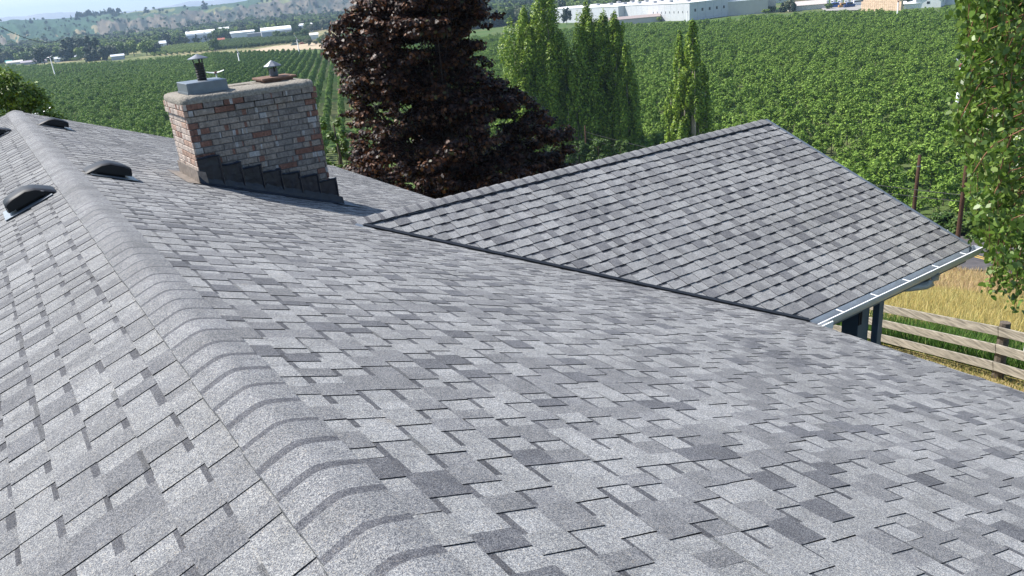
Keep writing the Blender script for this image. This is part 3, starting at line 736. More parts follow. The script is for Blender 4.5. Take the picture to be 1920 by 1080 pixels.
# ---- orchard ---------------------------------------------------------------
G_ORCH = [(.08, .145, .018), (.13, .22, .028), (.19, .30, .042), (.255, .37, .065)]
def orchard_tree_mesh(seed, slim=False):
    rg = np.random.default_rng(seed)
    cen, rad = [], []
    H = 3.7
    if slim:
        for i in range(17):
            z = rg.uniform(.7, 3.6); w = (1.15 - .18 * z) * .55; a = rg.uniform(0, 6.28)
            cen.append((math.cos(a) * w * .7, math.sin(a) * w * .9, z)); rad.append(rg.uniform(.26, .45))
        n = 330
    else:
        for i in range(17):
            z = rg.uniform(1.0, 3.4); w = 1.35 * math.sqrt(max(0, 1 - ((z - 2.) / 1.8) ** 2)); a = rg.uniform(0, 6.28); q = math.sqrt(rg.uniform(.1, 1))
            cen.append((math.cos(a) * w * q, math.sin(a) * w * q, z + rg.uniform(-.2, .3))); rad.append(rg.uniform(.34, .66))
        n = 440
    pos, nr, idx = cloud(rg, cen, rad, n, .85, .65, .7, .35)
    V, Fq, c = leaves(rg, pos, nr, .19, G_ORCH, [.2, .35, .3, .15], 'quad', .35)
    t = MB(); t.tube([(0, 0, -.4), (.03, 0, 1.2), (0, .04, 3.0)], [.07, .055, .02], 5)
    b = len(V); V = np.concatenate([V, np.array(t.v)]); Fl = [tuple(f) for f in Fq] + [tuple(i + b for i in f) for f in t.f]
    C = np.concatenate([c, np.tile((.10, .08, .06), (len(t.f), 1))])
    mi = np.concatenate([np.zeros(len(Fq)), np.ones(len(t.f))])
    return qmesh('orchard_tree', V, Fl, [M_oleaf, M_bark], C, mi)
ORCH = [orchard_tree_mesh(100 + i) for i in range(4)] + [orchard_tree_mesh(110 + i, True) for i in range(3)]

WING_PX = [(640, 402), (1435, 225), (1830, 465), (1560, 620), (1920, 745), (1920, 1080), (0, 1080), (0, 225), (25, 208), (335, 258), (600, 300), (780, 368)]
def inpoly(px, py, poly):
    ins = np.zeros(len(px), bool); n = len(poly)
    for i in range(n):
        x0, y0 = poly[i]; x1, y1 = poly[(i + 1) % n]
        c = ((y0 > py) != (y1 > py)) & (px < (x1 - x0) * (py - y0) / (y1 - y0 + 1e-9) + x0); ins ^= c
    return ins
def projN(P):
    d = P - CAM; zc = d @ FV; return 960 + F_PX * (d @ RV) / zc, 540 - F_PX * (d @ UV) / zc
ROW = R(22.6); rd = np.array([math.sin(ROW), math.cos(ROW)]); rn = np.array([rd[1], -rd[0]])
def ground_D(px, py, up=0.0):
    e = px_el(px, py)
    return (CAM[2] + 25 - up) / math.tan(R(-e)) if e < -.9 else 1600.
EDGE = [(0, 121), (60, 120), (150, 117), (240, 112), (300, 107), (350, 101), (400, 96), (480, 93), (560, 91), (640, 88), (950, 60), (1050, 52), (1160, 44), (1293, 37), (1372, 32), (1430, 27), (1500, 22), (1560, 18), (1614, 17), (1700, 16), (1760, 12), (1850, 8), (1920, 4)]
FARE = np.array([(px_az(*e), ground_D(*e, 4.0)) for e in EDGE]); FARE = np.concatenate([[(-20, FARE[0, 1])], FARE, [(85, FARE[-1, 1])]])
NEARE = np.array([(-20, 165), (10, 150), (20, 140), (35, 128), (48, 108), (56, 94), (61, 86), (64, 83), (67, 80), (80, 66)])
def orchard():
    rg = np.random.default_rng(9)
    A, B = np.meshgrid(np.arange(-400, 480) * 3.5, np.arange(-45, 480) * 2.1, indexing='ij')
    A = A.ravel(); B = B.ravel()
    X = CAM[0] + rn[0] * A + rd[0] * B; Y = rn[1] * A + rd[1] * B
    dx = X - CAM[0]; D = np.hypot(dx, Y); az = np.degrees(np.arctan2(dx, Y))
    ok = (az > -3) & (az < 72) & (D < np.interp(az, FARE[:, 0], FARE[:, 1])) & (D > np.interp(az, NEARE[:, 0], NEARE[:, 1]))
    X, Y, D, az = X[ok], Y[ok], D[ok], az[ok]
    # gaps where trees are missing, and the loose rows of the right block
    ok = rg.random(len(X)) > np.where((az > 27) | (az < 14), .10, .02); X, Y, D, az = X[ok], Y[ok], D[ok], az[ok]
    right = (az > 27) | (az < 14)
    jit = np.where(right, .95, .16); X = X + rg.normal(size=len(X)) * jit; Y = Y + rg.normal(size=len(X)) * jit
    Z = terrain(X, Y)
    px, py = projN(np.stack([X, Y, Z + 3], 1))
    vis = (px > -160) & (px < 2080) & ~inpoly(px, py - 60, WING_PX)
    X, Y, Z, D, az, right, px, py = [a[vis] for a in (X, Y, Z, D, az, right, px, py)]
    sc = np.where(right, rg.uniform(.55, 1.18, len(X)), rg.uniform(.85, 1.12, len(X)))
    sc *= .85 + .3 * fbm(X / 14, Y / 14, 77)
    rot = rg.uniform(0, 6.28, len(X))
    vid = np.where(right, rg.integers(0, 4, len(X)), 4 + rg.integers(0, 3, len(X)))
    seen = (px > 0) & (px < 1920) & (py > 0) & ~inpoly(px, py, WING_PX) & ~((px > 625) & (px < 1180) & (py > 60)) & (px < 1830)
    order = np.argsort(D + np.where(seen, 0, 1e6)); near = order[:300]; rest = order[300:]
    lab = 'leafy green orchard tree in the dense canopy at the near side of the orchard'
    first = {}
    for i in near:
        o = link('orchard_tree', ORCH[vid[i]], None, (X[i], Y[i], Z[i])); o.rotation_euler = (0, 0, rot[i]); o.scale = (sc[i],) * 3
        tag(o, lab, 'tree', 'orchard trees along the near side of the orchard'); first.setdefault(int(vid[i]), o)
    for v in range(7):
        if v not in first:
            i = next(j for j in rest if vid[j] == v); o = link('orchard_tree', ORCH[v], None, (X[i], Y[i], Z[i])); o.scale = (sc[i],) * 3
            tag(o, 'green orchard tree in the straight rows left of the purple maple', 'tree', 'row trees left of the maple'); first[v] = o; rest = rest[rest != i]
    print('orchard', len(near), len(rest))
    scatter('orchard', np.stack([X, Y, Z], 1)[rest], rot[rest], sc[rest], vid[rest], [first[v] for v in range(7)],
            'dense green orchard filling the valley floor behind the house', 'orchard')
def scatter(name, P, rot, sc, vid, srcs, label, cat):
    me = bpy.data.meshes.new(name); me.vertices.add(len(P)); me.vertices.foreach_set('co', P.astype(np.float32).ravel())
    for nm, ty, da in (('rot', 'FLOAT', rot), ('sc', 'FLOAT', sc)):
        a = me.attributes.new(nm, ty, 'POINT'); a.data.foreach_set('value', da.astype(np.float32))
    a = me.attributes.new('vid', 'INT', 'POINT'); a.data.foreach_set('value', vid.astype(np.int32)); me.update()
    o = link(name, me); tag(o, label, cat, None, 'stuff')
    ng = bpy.data.node_groups.new(name, 'GeometryNodeTree')
    ng.interface.new_socket('Geometry', in_out='INPUT', socket_type='NodeSocketGeometry'); ng.interface.new_socket('Geometry', in_out='OUTPUT', socket_type='NodeSocketGeometry')
    N = ng.nodes; L = ng.links; gi = N.new('NodeGroupInput'); go = N.new('NodeGroupOutput'); jn = N.new('GeometryNodeJoinGeometry')
    def attr(nm, ty):
        n = N.new('GeometryNodeInputNamedAttribute'); n.data_type = ty; n.inputs[0].default_value = nm; return n.outputs[0]
    av, ar, asc = attr('vid', 'INT'), attr('rot', 'FLOAT'), attr('sc', 'FLOAT')
    cx = N.new('ShaderNodeCombineXYZ'); L.new(ar, cx.inputs[2])
    for v, s_ in enumerate(srcs):
        oi = N.new('GeometryNodeObjectInfo'); oi.transform_space = 'ORIGINAL'; oi.inputs['Object'].default_value = s_; oi.inputs['As Instance'].default_value = True
        cp = N.new('FunctionNodeCompare'); cp.data_type = 'INT'; cp.operation = 'EQUAL'; L.new(av, cp.inputs[2]); cp.inputs[3].default_value = v
        ip = N.new('GeometryNodeInstanceOnPoints'); L.new(gi.outputs[0], ip.inputs['Points']); L.new(cp.outputs[0], ip.inputs['Selection'])
        L.new(oi.outputs['Geometry'], ip.inputs['Instance']); L.new(cx.outputs[0], ip.inputs['Rotation']); L.new(asc, ip.inputs['Scale'])
        L.new(ip.outputs[0], jn.inputs[0])
    L.new(jn.outputs[0], go.inputs[0])
    m = o.modifiers.new('scatter', 'NODES'); m.node_group = ng
    return o
orchard()

# ---- purple maple ------------------------------------------------------------
def limb_tree(mb, base, crown_pts, r0, rg, mid=.45):
    """trunk and limbs reaching towards the given clumps"""
    base = np.array(base, float); cp = np.array(crown_pts); top = cp[np.argmax(cp[:, 2])]
    ax = [base + (np.array([base[0] * .4 + top[0] * .6, base[1] * .4 + top[1] * .6, top[2]]) - base) * t + rg.normal(size=3) * .06 * t for t in np.linspace(0, 1, 9)]
    mb.tube(ax, [r0 * (1 - t) ** .8 + .02 for t in np.linspace(0, 1, 9)], 8)
    for p in cp:
        t = np.clip((p[2] - base[2]) / (top[2] - base[2]) - .22 * rg.uniform(.6, 1.3), .08, .93); i = t * 8; a = ax[int(i)] + (ax[min(int(i) + 1, 8)] - ax[int(i)]) * (i % 1)
        L_ = np.linalg.norm(p - a); m1 = a + (p - a) * .45 + np.array([0, 0, -.06 * L_]) + rg.normal(size=3) * .08
        mb.tube([a, m1, p], [max(.02, r0 * (1 - t) * .38), max(.015, r0 * (1 - t) * .22), .01], 5, cap=False)
def maple():
    rg = np.random.default_rng(33); D0 = 25.0
    az0 = px_az(830, 180); bx, by = azD(az0, D0); bz = tz(bx, by)
    # crown silhouette: height -> left / right reach (metres), read against the trees real size
    prof = [(0, 690, 925), (25, 650, 945), (60, 630, 938), (100, 640, 935), (140, 650, 930), (180, 662, 965), (220, 655, 1000), (250, 640, 1035), (290, 612, 1068), (330, 605, 1062), (380, 615, 1040), (430, 640, 1000)]
    side = np.array([math.cos(R(az0)), -math.sin(R(az0)), 0]); away = np.array([math.sin(R(az0)), math.cos(R(az0)), 0])
    rows = []
    for y, xl, xr in prof:
        el = px_el(830, y); z = CAM[2] + D0 * math.tan(R(el)); k = D0 / F_PX
        rows.append((z, (xl - 832) * k * 1.06, (xr - 832) * k * 1.06))
    rows = np.array(rows)[::-1]; ztop = rows[-1, 0]
    cen, rad = [], []
    def reach(z):
        if z > ztop: f = max(0, 1 - (z - ztop) / 3.2) ** .6; return rows[-1, 1] * f, rows[-1, 2] * f
        return np.interp(z, rows[:, 0], rows[:, 1]), np.interp(z, rows[:, 0], rows[:, 2])
    for i in range(470):
        z = rg.uniform(rows[0, 0] - .6, ztop + 3.0); l, r_ = reach(z); half = (r_ - l) / 2; c0 = (l + r_) / 2
        a = rg.uniform(0, 6.28); q = rg.uniform(.45, 1) ** .5; rr = rg.uniform(.34, .62)
        hh = max(half - rr * .8, .1)
        cen.append(np.array([bx, by, z]) + side * (c0 + math.cos(a) * q * hh) + away * (math.sin(a) * q * hh * .95)); rad.append(rr)
    for i in range(170):
        z = rg.uniform(rows[0, 0] - 2.2, ztop + 1); l, r_ = reach(z); half = (r_ - l) / 2; a = rg.uniform(0, 6.28); q = rg.uniform(0, .62)
        cen.append(np.array([bx, by, z]) + side * ((l + r_) / 2 + math.cos(a) * q * half) + away * (math.sin(a) * q * half)); rad.append(rg.uniform(.55, .85))
    for i in range(46):
        cen.append(np.array([bx, by, 0]) + side * rg.uniform(1.4, 4.0) + away * rg.uniform(-2, 2.5) + np.array([0, 0, rg.uniform(rows[0, 0] - 1.5, rows[3, 0])])); rad.append(rg.uniform(.45, .7))
    cen = np.array(cen); rad = np.array(rad)
    # every clump gets small drooping sub-clumps so that the outline is ragged
    sub_c, sub_r = [], []
    for c, r_ in zip(cen, rad):
        for k in range(5):
            d = rand_dirs(rg, 1)[0]; d[2] = abs(d[2]) * .8 - .25; sub_c.append(c + d * r_ * .85); sub_r.append((r_ * rg.uniform(.4, .75), r_ * rg.uniform(.4, .75), r_ * rg.uniform(.16, .34)))
    pos, nr, idx = cloud(rg, sub_c, sub_r, 230000, 1, .35, .75)
    V, Fq, c = leaves(rg, pos, nr, .054, [(.016, .007, .006), (.034, .014, .010), (.075, .029, .014), (.14, .058, .022), (.06, .06, .02)], [.36, .30, .20, .11, .03], 'lobed', .35, .3, .6)
    root = thing('maple_tree', 'large dark purple-leaved maple towering behind the roof beside the chimney', 'tree', (bx, by, bz))
    off = np.array([bx, by, bz])
    link('crown', qmesh('crown', V - off, Fq, [M_mleaf], c), root)
    mb = MB(); limb_tree(mb, (0, 0, -.4), (cen - off)[::9], .2, rg); mb.build('trunk', mat('dark_bark', (.045, .035, .035), .95, noise=.3, bump=.4, scale=10), root, True)
maple()

# ---- poplars -------------------------------------------------------------------
def poplar(pxc, ptop, halfw, D, label, seed, group=None, sparse=1., lean=0, dark=False):
    rg = np.random.default_rng(seed); az = px_az(pxc, 120); x, y = azD(az, D); z0 = tz(x, y)
    zt = CAM[2] + D * math.tan(R(px_el(pxc, ptop))); H = zt - z0; wm = halfw * D / F_PX * 1.5
    cen, rad = [], []
    n = int(190 * sparse)
    stems = [(rg.uniform(-.55, .55) * wm, rg.uniform(-.5, .5) * wm, rg.uniform(.66, .96)) for _ in range(5)] + [(0, 0, 1.0)]
    for i in range(n):
        s_ = stems[rg.integers(0, len(stems))] if i > 14 else stems[-1]
        t = rg.uniform(.10, 1.0) ** .85 * s_[2]
        if i <= 14: t = rg.uniform(.8, 1)
        prof = np.interp(t / s_[2], [0, .12, .35, .6, .82, .94, 1], [.35, .75, 1, .95, .72, .42, .08]) * (1 if s_[2] < 1 else .8)
        a = rg.uniform(0, 6.28); q = rg.uniform(.2, 1) ** .6; w = wm * prof * .72 * q
        cen.append((s_[0] * (1 - .3 * t) + math.cos(a) * w + lean * t * wm, s_[1] * (1 - .3 * t) + math.sin(a) * w, t * H))
        r_ = wm * rg.uniform(.13, .27) * (.55 + .45 * prof); rad.append((r_, r_, r_ * rg.uniform(2.4, 4.2)))
    rad = np.array(rad); cen = np.array(cen)
    nl = int(34000 * sparse * (wm / 2.8) ** 1.3)
    pos, nr, idx = cloud(rg, cen, rad, nl, 1, .72, .35, .33)
    pal = [(.08, .14, .014), (.13, .22, .02), (.21, .32, .032), (.32, .42, .05)]
    V, Fq, c = leaves(rg, pos, nr, .15, pal, [.15, .35, .33, .17], 'quad', .4)
    root = thing('poplar_tree', label, 'tree', (x, y, z0), 0, group)
    link('crown', qmesh('crown', V, Fq, [M_leaf], c), root)
    mb = MB(); mb.tube([(0, 0, -.3), (0, 0, H * .3), (lean * .5 * wm, 0, H * .6), (lean * wm, 0, H * .95)], [.32, .24, .13, .03], 7)
    for s_ in stems[:4]: mb.tube([(0, 0, H * .06), (s_[0], s_[1], H * .3), (s_[0] * .8, s_[1] * .8, H * s_[2] * .9)], [.16, .12, .03], 6)
    mb.build('trunk', M_palebark, root, True)
g = 'poplars in a row behind the maple'
poplar(1032, -14, 38, 118, 'tallest green poplar, directly right of the purple maple', 51, g)
poplar(990, 30, 38, 120, 'lower poplar half hidden behind the right edge of the maple', 52, g)
poplar(1070, 128, 13, 116, 'short poplar filling the gap between the two tall poplar clumps', 53, g, .8)
poplar(1103, 20, 31, 119, 'pointed poplar on the left of the right-hand clump', 54, g)
poplar(1133, 32, 27, 122, 'middle poplar of the right-hand clump with a blunt top', 55, g)
poplar(1153, 26, 20, 118, 'thin poplar spire near the right of the clump', 56, g)
poplar(1172, 96, 20, 116, 'shaded low poplar at the far right end of the clump', 57, g)
poplar(1299, 48, 23, 104, 'sparse lone poplar standing against the orchard above the wing roof', 58, 'thin lone poplars over the wing roof', .55)
poplar(1274, 66, 17, 106, 'thinner poplar stem leaning beside the sparse lone poplar', 59, 'thin lone poplars over the wing roof', .5)
poplar(1322, 128, 12, 105, 'short wispy poplar at the right foot of the lone poplar', 60, 'thin lone poplars over the wing roof', .3)

# ---- green tree left, beyond the ridge end ------------------------------------------
def bushy(name, label, pxc, pyc, D, wpx, ztop_py, seed, nl, leaf, pal, pw, cat='tree', tr=.2, zlow=None, shape='quad'):
    rg = np.random.default_rng(seed); x, y = azD(px_az(pxc, pyc), D); z0 = tz(x, y); zt = CAM[2] + D * math.tan(R(px_el(pxc, ztop_py)))
    H = zt - z0; w = wpx * D / F_PX; cen, rad = [], []
    for i in range(130 if wpx < 100 else 320):
        t = rg.uniform(.15, .97); ww = w * math.sqrt(max(.05, 1 - ((t - .5) / .52) ** 2)) * .85; a = rg.uniform(0, 6.28); q = rg.uniform(.3, 1) ** .5
        cen.append((math.cos(a) * ww * q, math.sin(a) * ww * q, t * H)); r_ = w * rg.uniform(.10, .2); rad.append((r_ * 1.15, r_ * 1.15, r_ * .85))
    pos, nr, _ = cloud(rg, cen, rad, nl, 1, .4, .8)
    V, Fq, c = leaves(rg, pos, nr, leaf, pal, pw, shape, .35)
    root = thing(name, label, cat, (x, y, z0)); link('crown', qmesh('crown', V, Fq, [M_leaf], c), root)
    mb = MB(); limb_tree(mb, (0, 0, -.3), np.array(cen)[::4], tr, rg); mb.build('trunk', M_bark, root, True)
bushy('leafy_tree', 'bright yellow-green tree beyond the far left end of the ridge', -28, 180, 34, 122, 106, 71, 70000, .07,
      [(.06, .11, .012), (.09, .16, .016), (.14, .22, .022), (.19, .27, .035)], [.2, .35, .3, .15])
bushy('leafy_shrub', 'green shrub between the chimney and the foot of the purple maple', 625, 265, 30, 45, 205, 72, 7000, .07,
      [(.05, .10, .015), (.08, .15, .02), (.12, .20, .03)], [.3, .4, .3])

for i_, (q_, d_, w_, t_, l_) in enumerate(((1085, 98, 26, 262, 'dark green bush at the foot of the right poplar clump'), (1125, 96, 30, 258, 'green bush under the middle of the right poplar clump'), (1165, 96, 26, 262, 'green bush at the right foot of the poplar clump'), (1045, 97, 34, 262, 'green bush between the maple and the poplars'), (1215, 100, 20, 275, 'low bush between the poplar clump and the lone poplar'))):
    bushy('leafy_shrub', l_, q_, 270, d_, w_, t_, 300 + i_, 7000, .12, [(.04, .08, .015), (.07, .13, .022), (.11, .18, .03)], [.35, .4, .25], 'shrub')

# ---- foreground birch on the right ---------------------------------------------------
def birch():
    rg = np.random.default_rng(81); D0 = 9.6
    edge = [(-60, 1800), (0, 1792), (20, 1786), (60, 1798), (90, 1782), (130, 1776), (160, 1782), (205, 1768), (225, 1762), (250, 1790), (290, 1800), (320, 1812), (365, 1808), (400, 1826), (440, 1830), (480, 1846), (520, 1862), (545, 1852), (570, 1885), (600, 1893)]
    ex = lambda y: np.interp(y, [e[0] for e in edge], [e[1] for e in edge])
    P = []; S = []; TW = MB()
    xt, yt = azD(px_az(2120, 300), D0 + 1.2); zb = tz(xt, yt)
    base = np.array([xt, yt, zb])
    def at(px, py, D): d = ray(px, py); return CAM + d * (D / math.hypot(d[0], d[1]))
    n = 0
    strands = []
    for i in range(150):
        y0 = rg.uniform(-140, 500); xl = ex(max(y0, -60)); x0 = xl + abs(rg.normal()) * 90 + 14; D = D0 + rg.uniform(-.8, 1.9)
        L_ = rg.uniform(50, 150); pts = []
        x, y = x0 + rg.uniform(10, 60), y0 - rg.uniform(10, 50)
        for k in range(8):
            f = k / 7; xx = x + (x0 - x) * min(1, f * 1.6); yy = y + (y0 + L_ - y) * f ** 1.3
            if xx < ex(yy) + 6: xx = ex(yy) + rg.uniform(-10, 55)
            if yy > 585: yy = 585
            if yy > np.interp(xx, [1845, 1880, 1905, 1960], [540, 560, 600, 470]): break
            pts.append(at(xx, yy, D + f * .1))
        if len(pts) < 3: continue
        strands.append(pts)
        TW.tube(pts, [.007 * (1 - j / len(pts)) + .0015 for j in range(len(pts))], 4, cap=False)
        a = pts[0]; m_ = (a + at(x + 130, y0 - 60, D)) / 2 
        TW.tube([at(x + 170, max(y0 - 120, -220), D + .2), m_ + np.array([0, 0, .05]), a], [.011, .008, .005], 5, cap=False)
        for j in range(len(pts) - 1):
            for q in range(rg.integers(9, 14)):
                t = rg.random(); p = pts[j] + (pts[j + 1] - pts[j]) * t + rg.normal(size=3) * .055; P.append(p)
    for (hx, hy) in ((1856, 556), (1898, 590), (1850, 548), (1902, 570), (1893, 540)):
        a = at(hx + 25, hy - 110, D0); b = at(hx, hy, D0); TW.tube([a, (a + b) / 2 + np.array([.02, 0, .02]), b], [.005, .004, .002], 4)
        for q in range(12): t = rg.uniform(.35, 1); P.append(a + (b - a) * t + rg.normal(size=3) * .03)
    P = np.array(P)
    px, py = projN(P); keep = (px > ex(py) - 22); P = P[keep]
    nr = rg.normal(size=P.shape) * .75; nr += np.array([-.25, -.45, .35])
    V, Fq, c = leaves(rg, P, nr, .036, [(.07, .135, .018), (.12, .205, .03), (.18, .275, .05), (.26, .35, .09)], [.28, .36, .26, .10], 'oval', .32, .25, 1.2)
    root = thing('birch_tree', 'drooping small-leaved tree hanging into the right edge of the view', 'tree', tuple(base))
    link('crown', qmesh('crown', V - base, Fq, [mat('birch_leaf', rough=.34, spec=.5, noise=.1, use_col=True, trans=.38, scale=6)], c), root)
    TW.tube([base + np.array([0, 0, -.3]), base + np.array([.05, 0, 4]), base + np.array([-.1, .1, 7.5]), base + np.array([-.1, .2, 10.5])], [.2, .16, .1, .03], 8)
    for k in range(9):
        z = base[2] + 3 + k * .75; TW.tube([base + np.array([0, 0, 3 + k * .75 - .8]), base + np.array([-.3, -.1, 3.3 + k * .75]), at(1960, 500 - k * 75, D0 + .4)], [.03, .02, .009], 5, cap=False)
    o = link('trunk', qmesh('trunk', np.array(TW.v) - base, TW.f, [mat('birch_twig', (.22, .11, .06), .8, noise=.3, scale=10)], smooth=True), root)
birch()

# ================================================================== FENCE, PASTURE, POLES
FA = np.array([16.1, 6.9]); FD_ = np.array([1.4, 3.6]); FD_ /= np.linalg.norm(FD_)
def fence():
    p0 = FA; z0 = tz(*p0); root = thing('rail_fence', 'weathered three-rail wooden fence between the lawn and the yellow pasture', 'fence', (p0[0], p0[1], z0))
    off = np.array([p0[0], p0[1], z0]); L_ = 3.9; rg = np.random.default_rng(14)
    P = []
    for k in range(-2, 5):
        p = FA + FD_ * k * L_; P.append(np.array([p[0], p[1], tz(*p)]))
    for p in P:
        q = p - off; mb = MB(); mb.tube([q + np.array([0, 0, -.3]), q + np.array([0, 0, .6]), q + np.array([.01, .01, 1.32])], [.12, .115, .105], 9); mb.build('post', M_oldwood, root)
    nrm = np.array([-FD_[1], FD_[0], 0])
    for a, b in zip(P[:-1], P[1:]):
        for h in (.32, .74, 1.16):
            mb = MB(); j1, j2 = rg.uniform(-.02, .02, 2)
            pa = a - off + nrm * .14 + np.array([0, 0, h + j1]); pb = b - off + nrm * .14 + np.array([0, 0, h + j2])
            d = (pb - pa) / np.linalg.norm(pb - pa); mb.bar(pa - d * -.006, pb - d * .006, .04, .20, bev=.005); mb.build('rail', M_wood, root)
    st = FA + FD_ * .3 + nrm[:2] * -.9; zs = tz(*st); mb = MB(); mb.tube([(0, 0, -.2), (.06, 0, 1.0), (.12, 0, 2.0)], .016, 6)
    tag(mb.build('stake', M_white, None, loc=(st[0], st[1], zs)), 'thin white stake leaning beside the fence post', 'stake')
fence()

def blades(name, n, samp, hgt, wid, pal, pw, label, cat, seed, lean=.35):
    rg = np.random.default_rng(seed); X, Y = samp(rg, n); Z = terrain(X, Y); n = len(X)
    a = rg.uniform(0, 6.28, n); h = hgt * rg.uniform(.55, 1.25, n); w = wid * rg.uniform(.6, 1.3, n); lx = rg.normal(size=n) * lean * h; ly = rg.normal(size=n) * lean * h
    b = np.stack([X, Y, Z], 1); s_ = np.stack([np.cos(a) * w, np.sin(a) * w, np.zeros(n)], 1); top = b + np.stack([lx, ly, h], 1)
    V = np.stack([b - s_, b + s_, top], 1).reshape(-1, 3); pal = np.array(pal); c = pal[rg.choice(len(pal), size=n, p=pw)] * rg.uniform(.8, 1.2, (n, 1))
    me = qmesh(name, V, np.arange(3 * n).reshape(n, 3), [mat('grass_blade', rough=.8, spec=.15, noise=.1, use_col=True, trans=.3, scale=1)], c)
    tag(link(name, me), label, cat, None, 'stuff')
def near_fence(lo, hi, s0, s1):
    nrm = np.array([FD_[1], -FD_[0]])
    def f(rg, n):
        s_ = rg.uniform(s0, s1, n); o = rg.uniform(lo, hi, n); return FA[0] + FD_[0] * s_ + nrm[0] * o, FA[1] + FD_[1] * s_ + nrm[1] * o
    return f
def polar(az0, az1, d0, d1):
    def f(rg, n):
        a = R(1) * rg.uniform(az0, az1, n); d = np.sqrt(rg.uniform(d0 * d0, d1 * d1, n)); return CAM[0] + d * np.sin(a), d * np.cos(a)
    return f
YEL = [(.54, .42, .15), (.64, .53, .23), (.46, .38, .13), (.50, .46, .18), (.34, .34, .11)]
blades('pasture_grass', 60000, polar(56, 74, 25, 45), .55, .022, YEL, [.3, .25, .2, .15, .1], 'tall ripe yellow grass filling the pasture beyond the fence', 'grass', 15)
blades('pasture_edge_grass', 34000, polar(56, 72, 45, 59.5), .6, .035, [(.52, .38, .19), (.58, .45, .23), (.46, .32, .20), (.56, .47, .20)], [.3, .3, .2, .2], 'reddish dry grass at the far edge of the pasture by the road', 'grass', 16)
blades('weeds', 30000, near_fence(.5, 5.2, -6, 12), .55, .03, [(.05, .11, .02), (.08, .16, .03), (.12, .21, .04), (.24, .26, .10)], [.3, .35, .25, .1], 'bright green weeds growing thick just behind the fence', 'weeds', 17)
blades('lawn_grass', 26000, near_fence(-4.5, .3, -8, 10), .09, .012, [(.34, .28, .11), (.42, .34, .16), (.20, .20, .06), (.14, .17, .04)], [.35, .25, .2, .2], 'short dry mown grass between the house and the fence', 'grass', 18)
blades('verge_grass', 16000, polar(53, 70, 67, 84), .5, .05, [(.07, .14, .02), (.11, .19, .035), (.20, .22, .08)], [.4, .4, .2], 'green verge grass between the road and the orchard', 'grass', 19)
bushy('roadside_shrub', 'low green shrub on the verge between the two brown poles', 1768, 408, 71, 26, 398, 74, 3000, .13, [(.04, .09, .015), (.06, .12, .02), (.09, .15, .03)], [.3, .4, .3], 'shrub')
bushy('roadside_bush', 'leafy bush by the road just left of the hanging foliage', 1830, 430, 70, 45, 400, 75, 6000, .13, [(.04, .09, .015), (.07, .13, .02), (.11, .17, .03)], [.3, .4, .3], 'shrub')

def pole(x, y, h, r, name, label, cat, m, lean=(0, 0), extra=None):
    z0 = tz(x, y); root = thing(name, label, cat, (x, y, z0)); mb = MB()
    mb.tube([(0, 0, -.5), (lean[0] * .5, lean[1] * .5, h / 2), (lean[0], lean[1], h)], [r * 1.15, r, r * .8], 10); mb.build('pole', m, root, True)
    if extra: extra(root, h, lean)
    return root
def insul(root, h, lean):
    mb = MB()
    mb.lathe([(.05, h), (.09, h + .05), (.05, h + .12), (.10, h + .2), (.04, h + .3)], 10, lean); mb.bar((lean[0] - .3, lean[1], h - .6), (lean[0] + .3, lean[1], h - .6), .08, .1); mb.lathe([(.11, h - 1.1), (.13, h - .7), (.09, h - .4)], 10, lean)
    mb.build('insulator', M_galv, root, True)
p1x, p1y = azD(64.1, 60.0); p1 = pole(p1x, p1y, 9.2, .15, 'utility_pole', 'tall dark brown utility pole with insulators at the pasture edge', 'utility pole', M_pole, (0.15, .1), insul)
p2x, p2y = azD(61.3, 72); pole(p2x, p2y, 7.2, .16, 'utility_pole', 'shorter bare reddish pole standing left of the tall one', 'utility pole', M_pole, (.12, 0), lambda r_, h, l: (lambda mb: (mb.tube([(l[0], l[1] - .02, h - 1.0), (l[0], l[1], h - .88)], .17, 10), mb.build('steel_band', M_galv, r_)))(MB()))
p3x, p3y = azD(px_az(1098, 260), 112); pole(p3x, p3y, 7.0, .13, 'utility_pole', 'brown pole in front of the right-hand poplars', 'utility pole', M_pole, (0, 0))
mx, my_ = azD(px_az(1776, 425), 69); z_ = tz(mx, my_); mb = MB(); mb.tube([(0, 0, -.2), (.05, 0, .5), (.12, 0, 1.2)], .07, 8); tag(mb.build('marker_post', M_white, None, loc=(mx, my_, z_)), 'small white marker post on the verge near the orchard edge', 'post')

def cable(name, a, b, sag, r_, label):
    pts = [np.array(a) + (np.array(b) - np.array(a)) * t + np.array([0, 0, -4 * sag * t * (1 - t)]) for t in np.linspace(0, 1, 25)]
    mb = MB(); o = np.array(a); mb.tube([p - o for p in pts], r_, 5); tag(mb.build(name, M_wire, None, loc=tuple(o)), label, 'cable')
e1 = CAM[2] + 60 * math.tan(R(px_el(1806, 366))); e3 = CAM[2] + 112 * math.tan(R(px_el(1098, 247)))
cable('overhead_cable', (p3x, p3y, e3), (p1x, p1y, e1), .8, .028, 'upper dark cable strung along the road between the poles')
cable('overhead_cable', (p3x, p3y, e3 - .9), (p1x, p1y, e1 - .45), .9, .022, 'lower of the two cables along the road')
qx, qy = azD(px_az(960, 240), 150); cable('overhead_cable', (qx, qy, CAM[2] + 150 * math.tan(R(px_el(960, 238)))), (p3x, p3y, e3), .5, .025, 'cable passing behind the maple towards the poplars')
a_ = azD(px_az(-80, 5), 60); b_ = azD(px_az(112, 74), 150)
cable('service_cable', (*a_, CAM[2] + 60 * math.tan(R(px_el(-80, 5)))), (*b_, CAM[2] + 150 * math.tan(R(px_el(112, 74)))), 1.2, .028, 'thin dark cable crossing the hills at the top left')

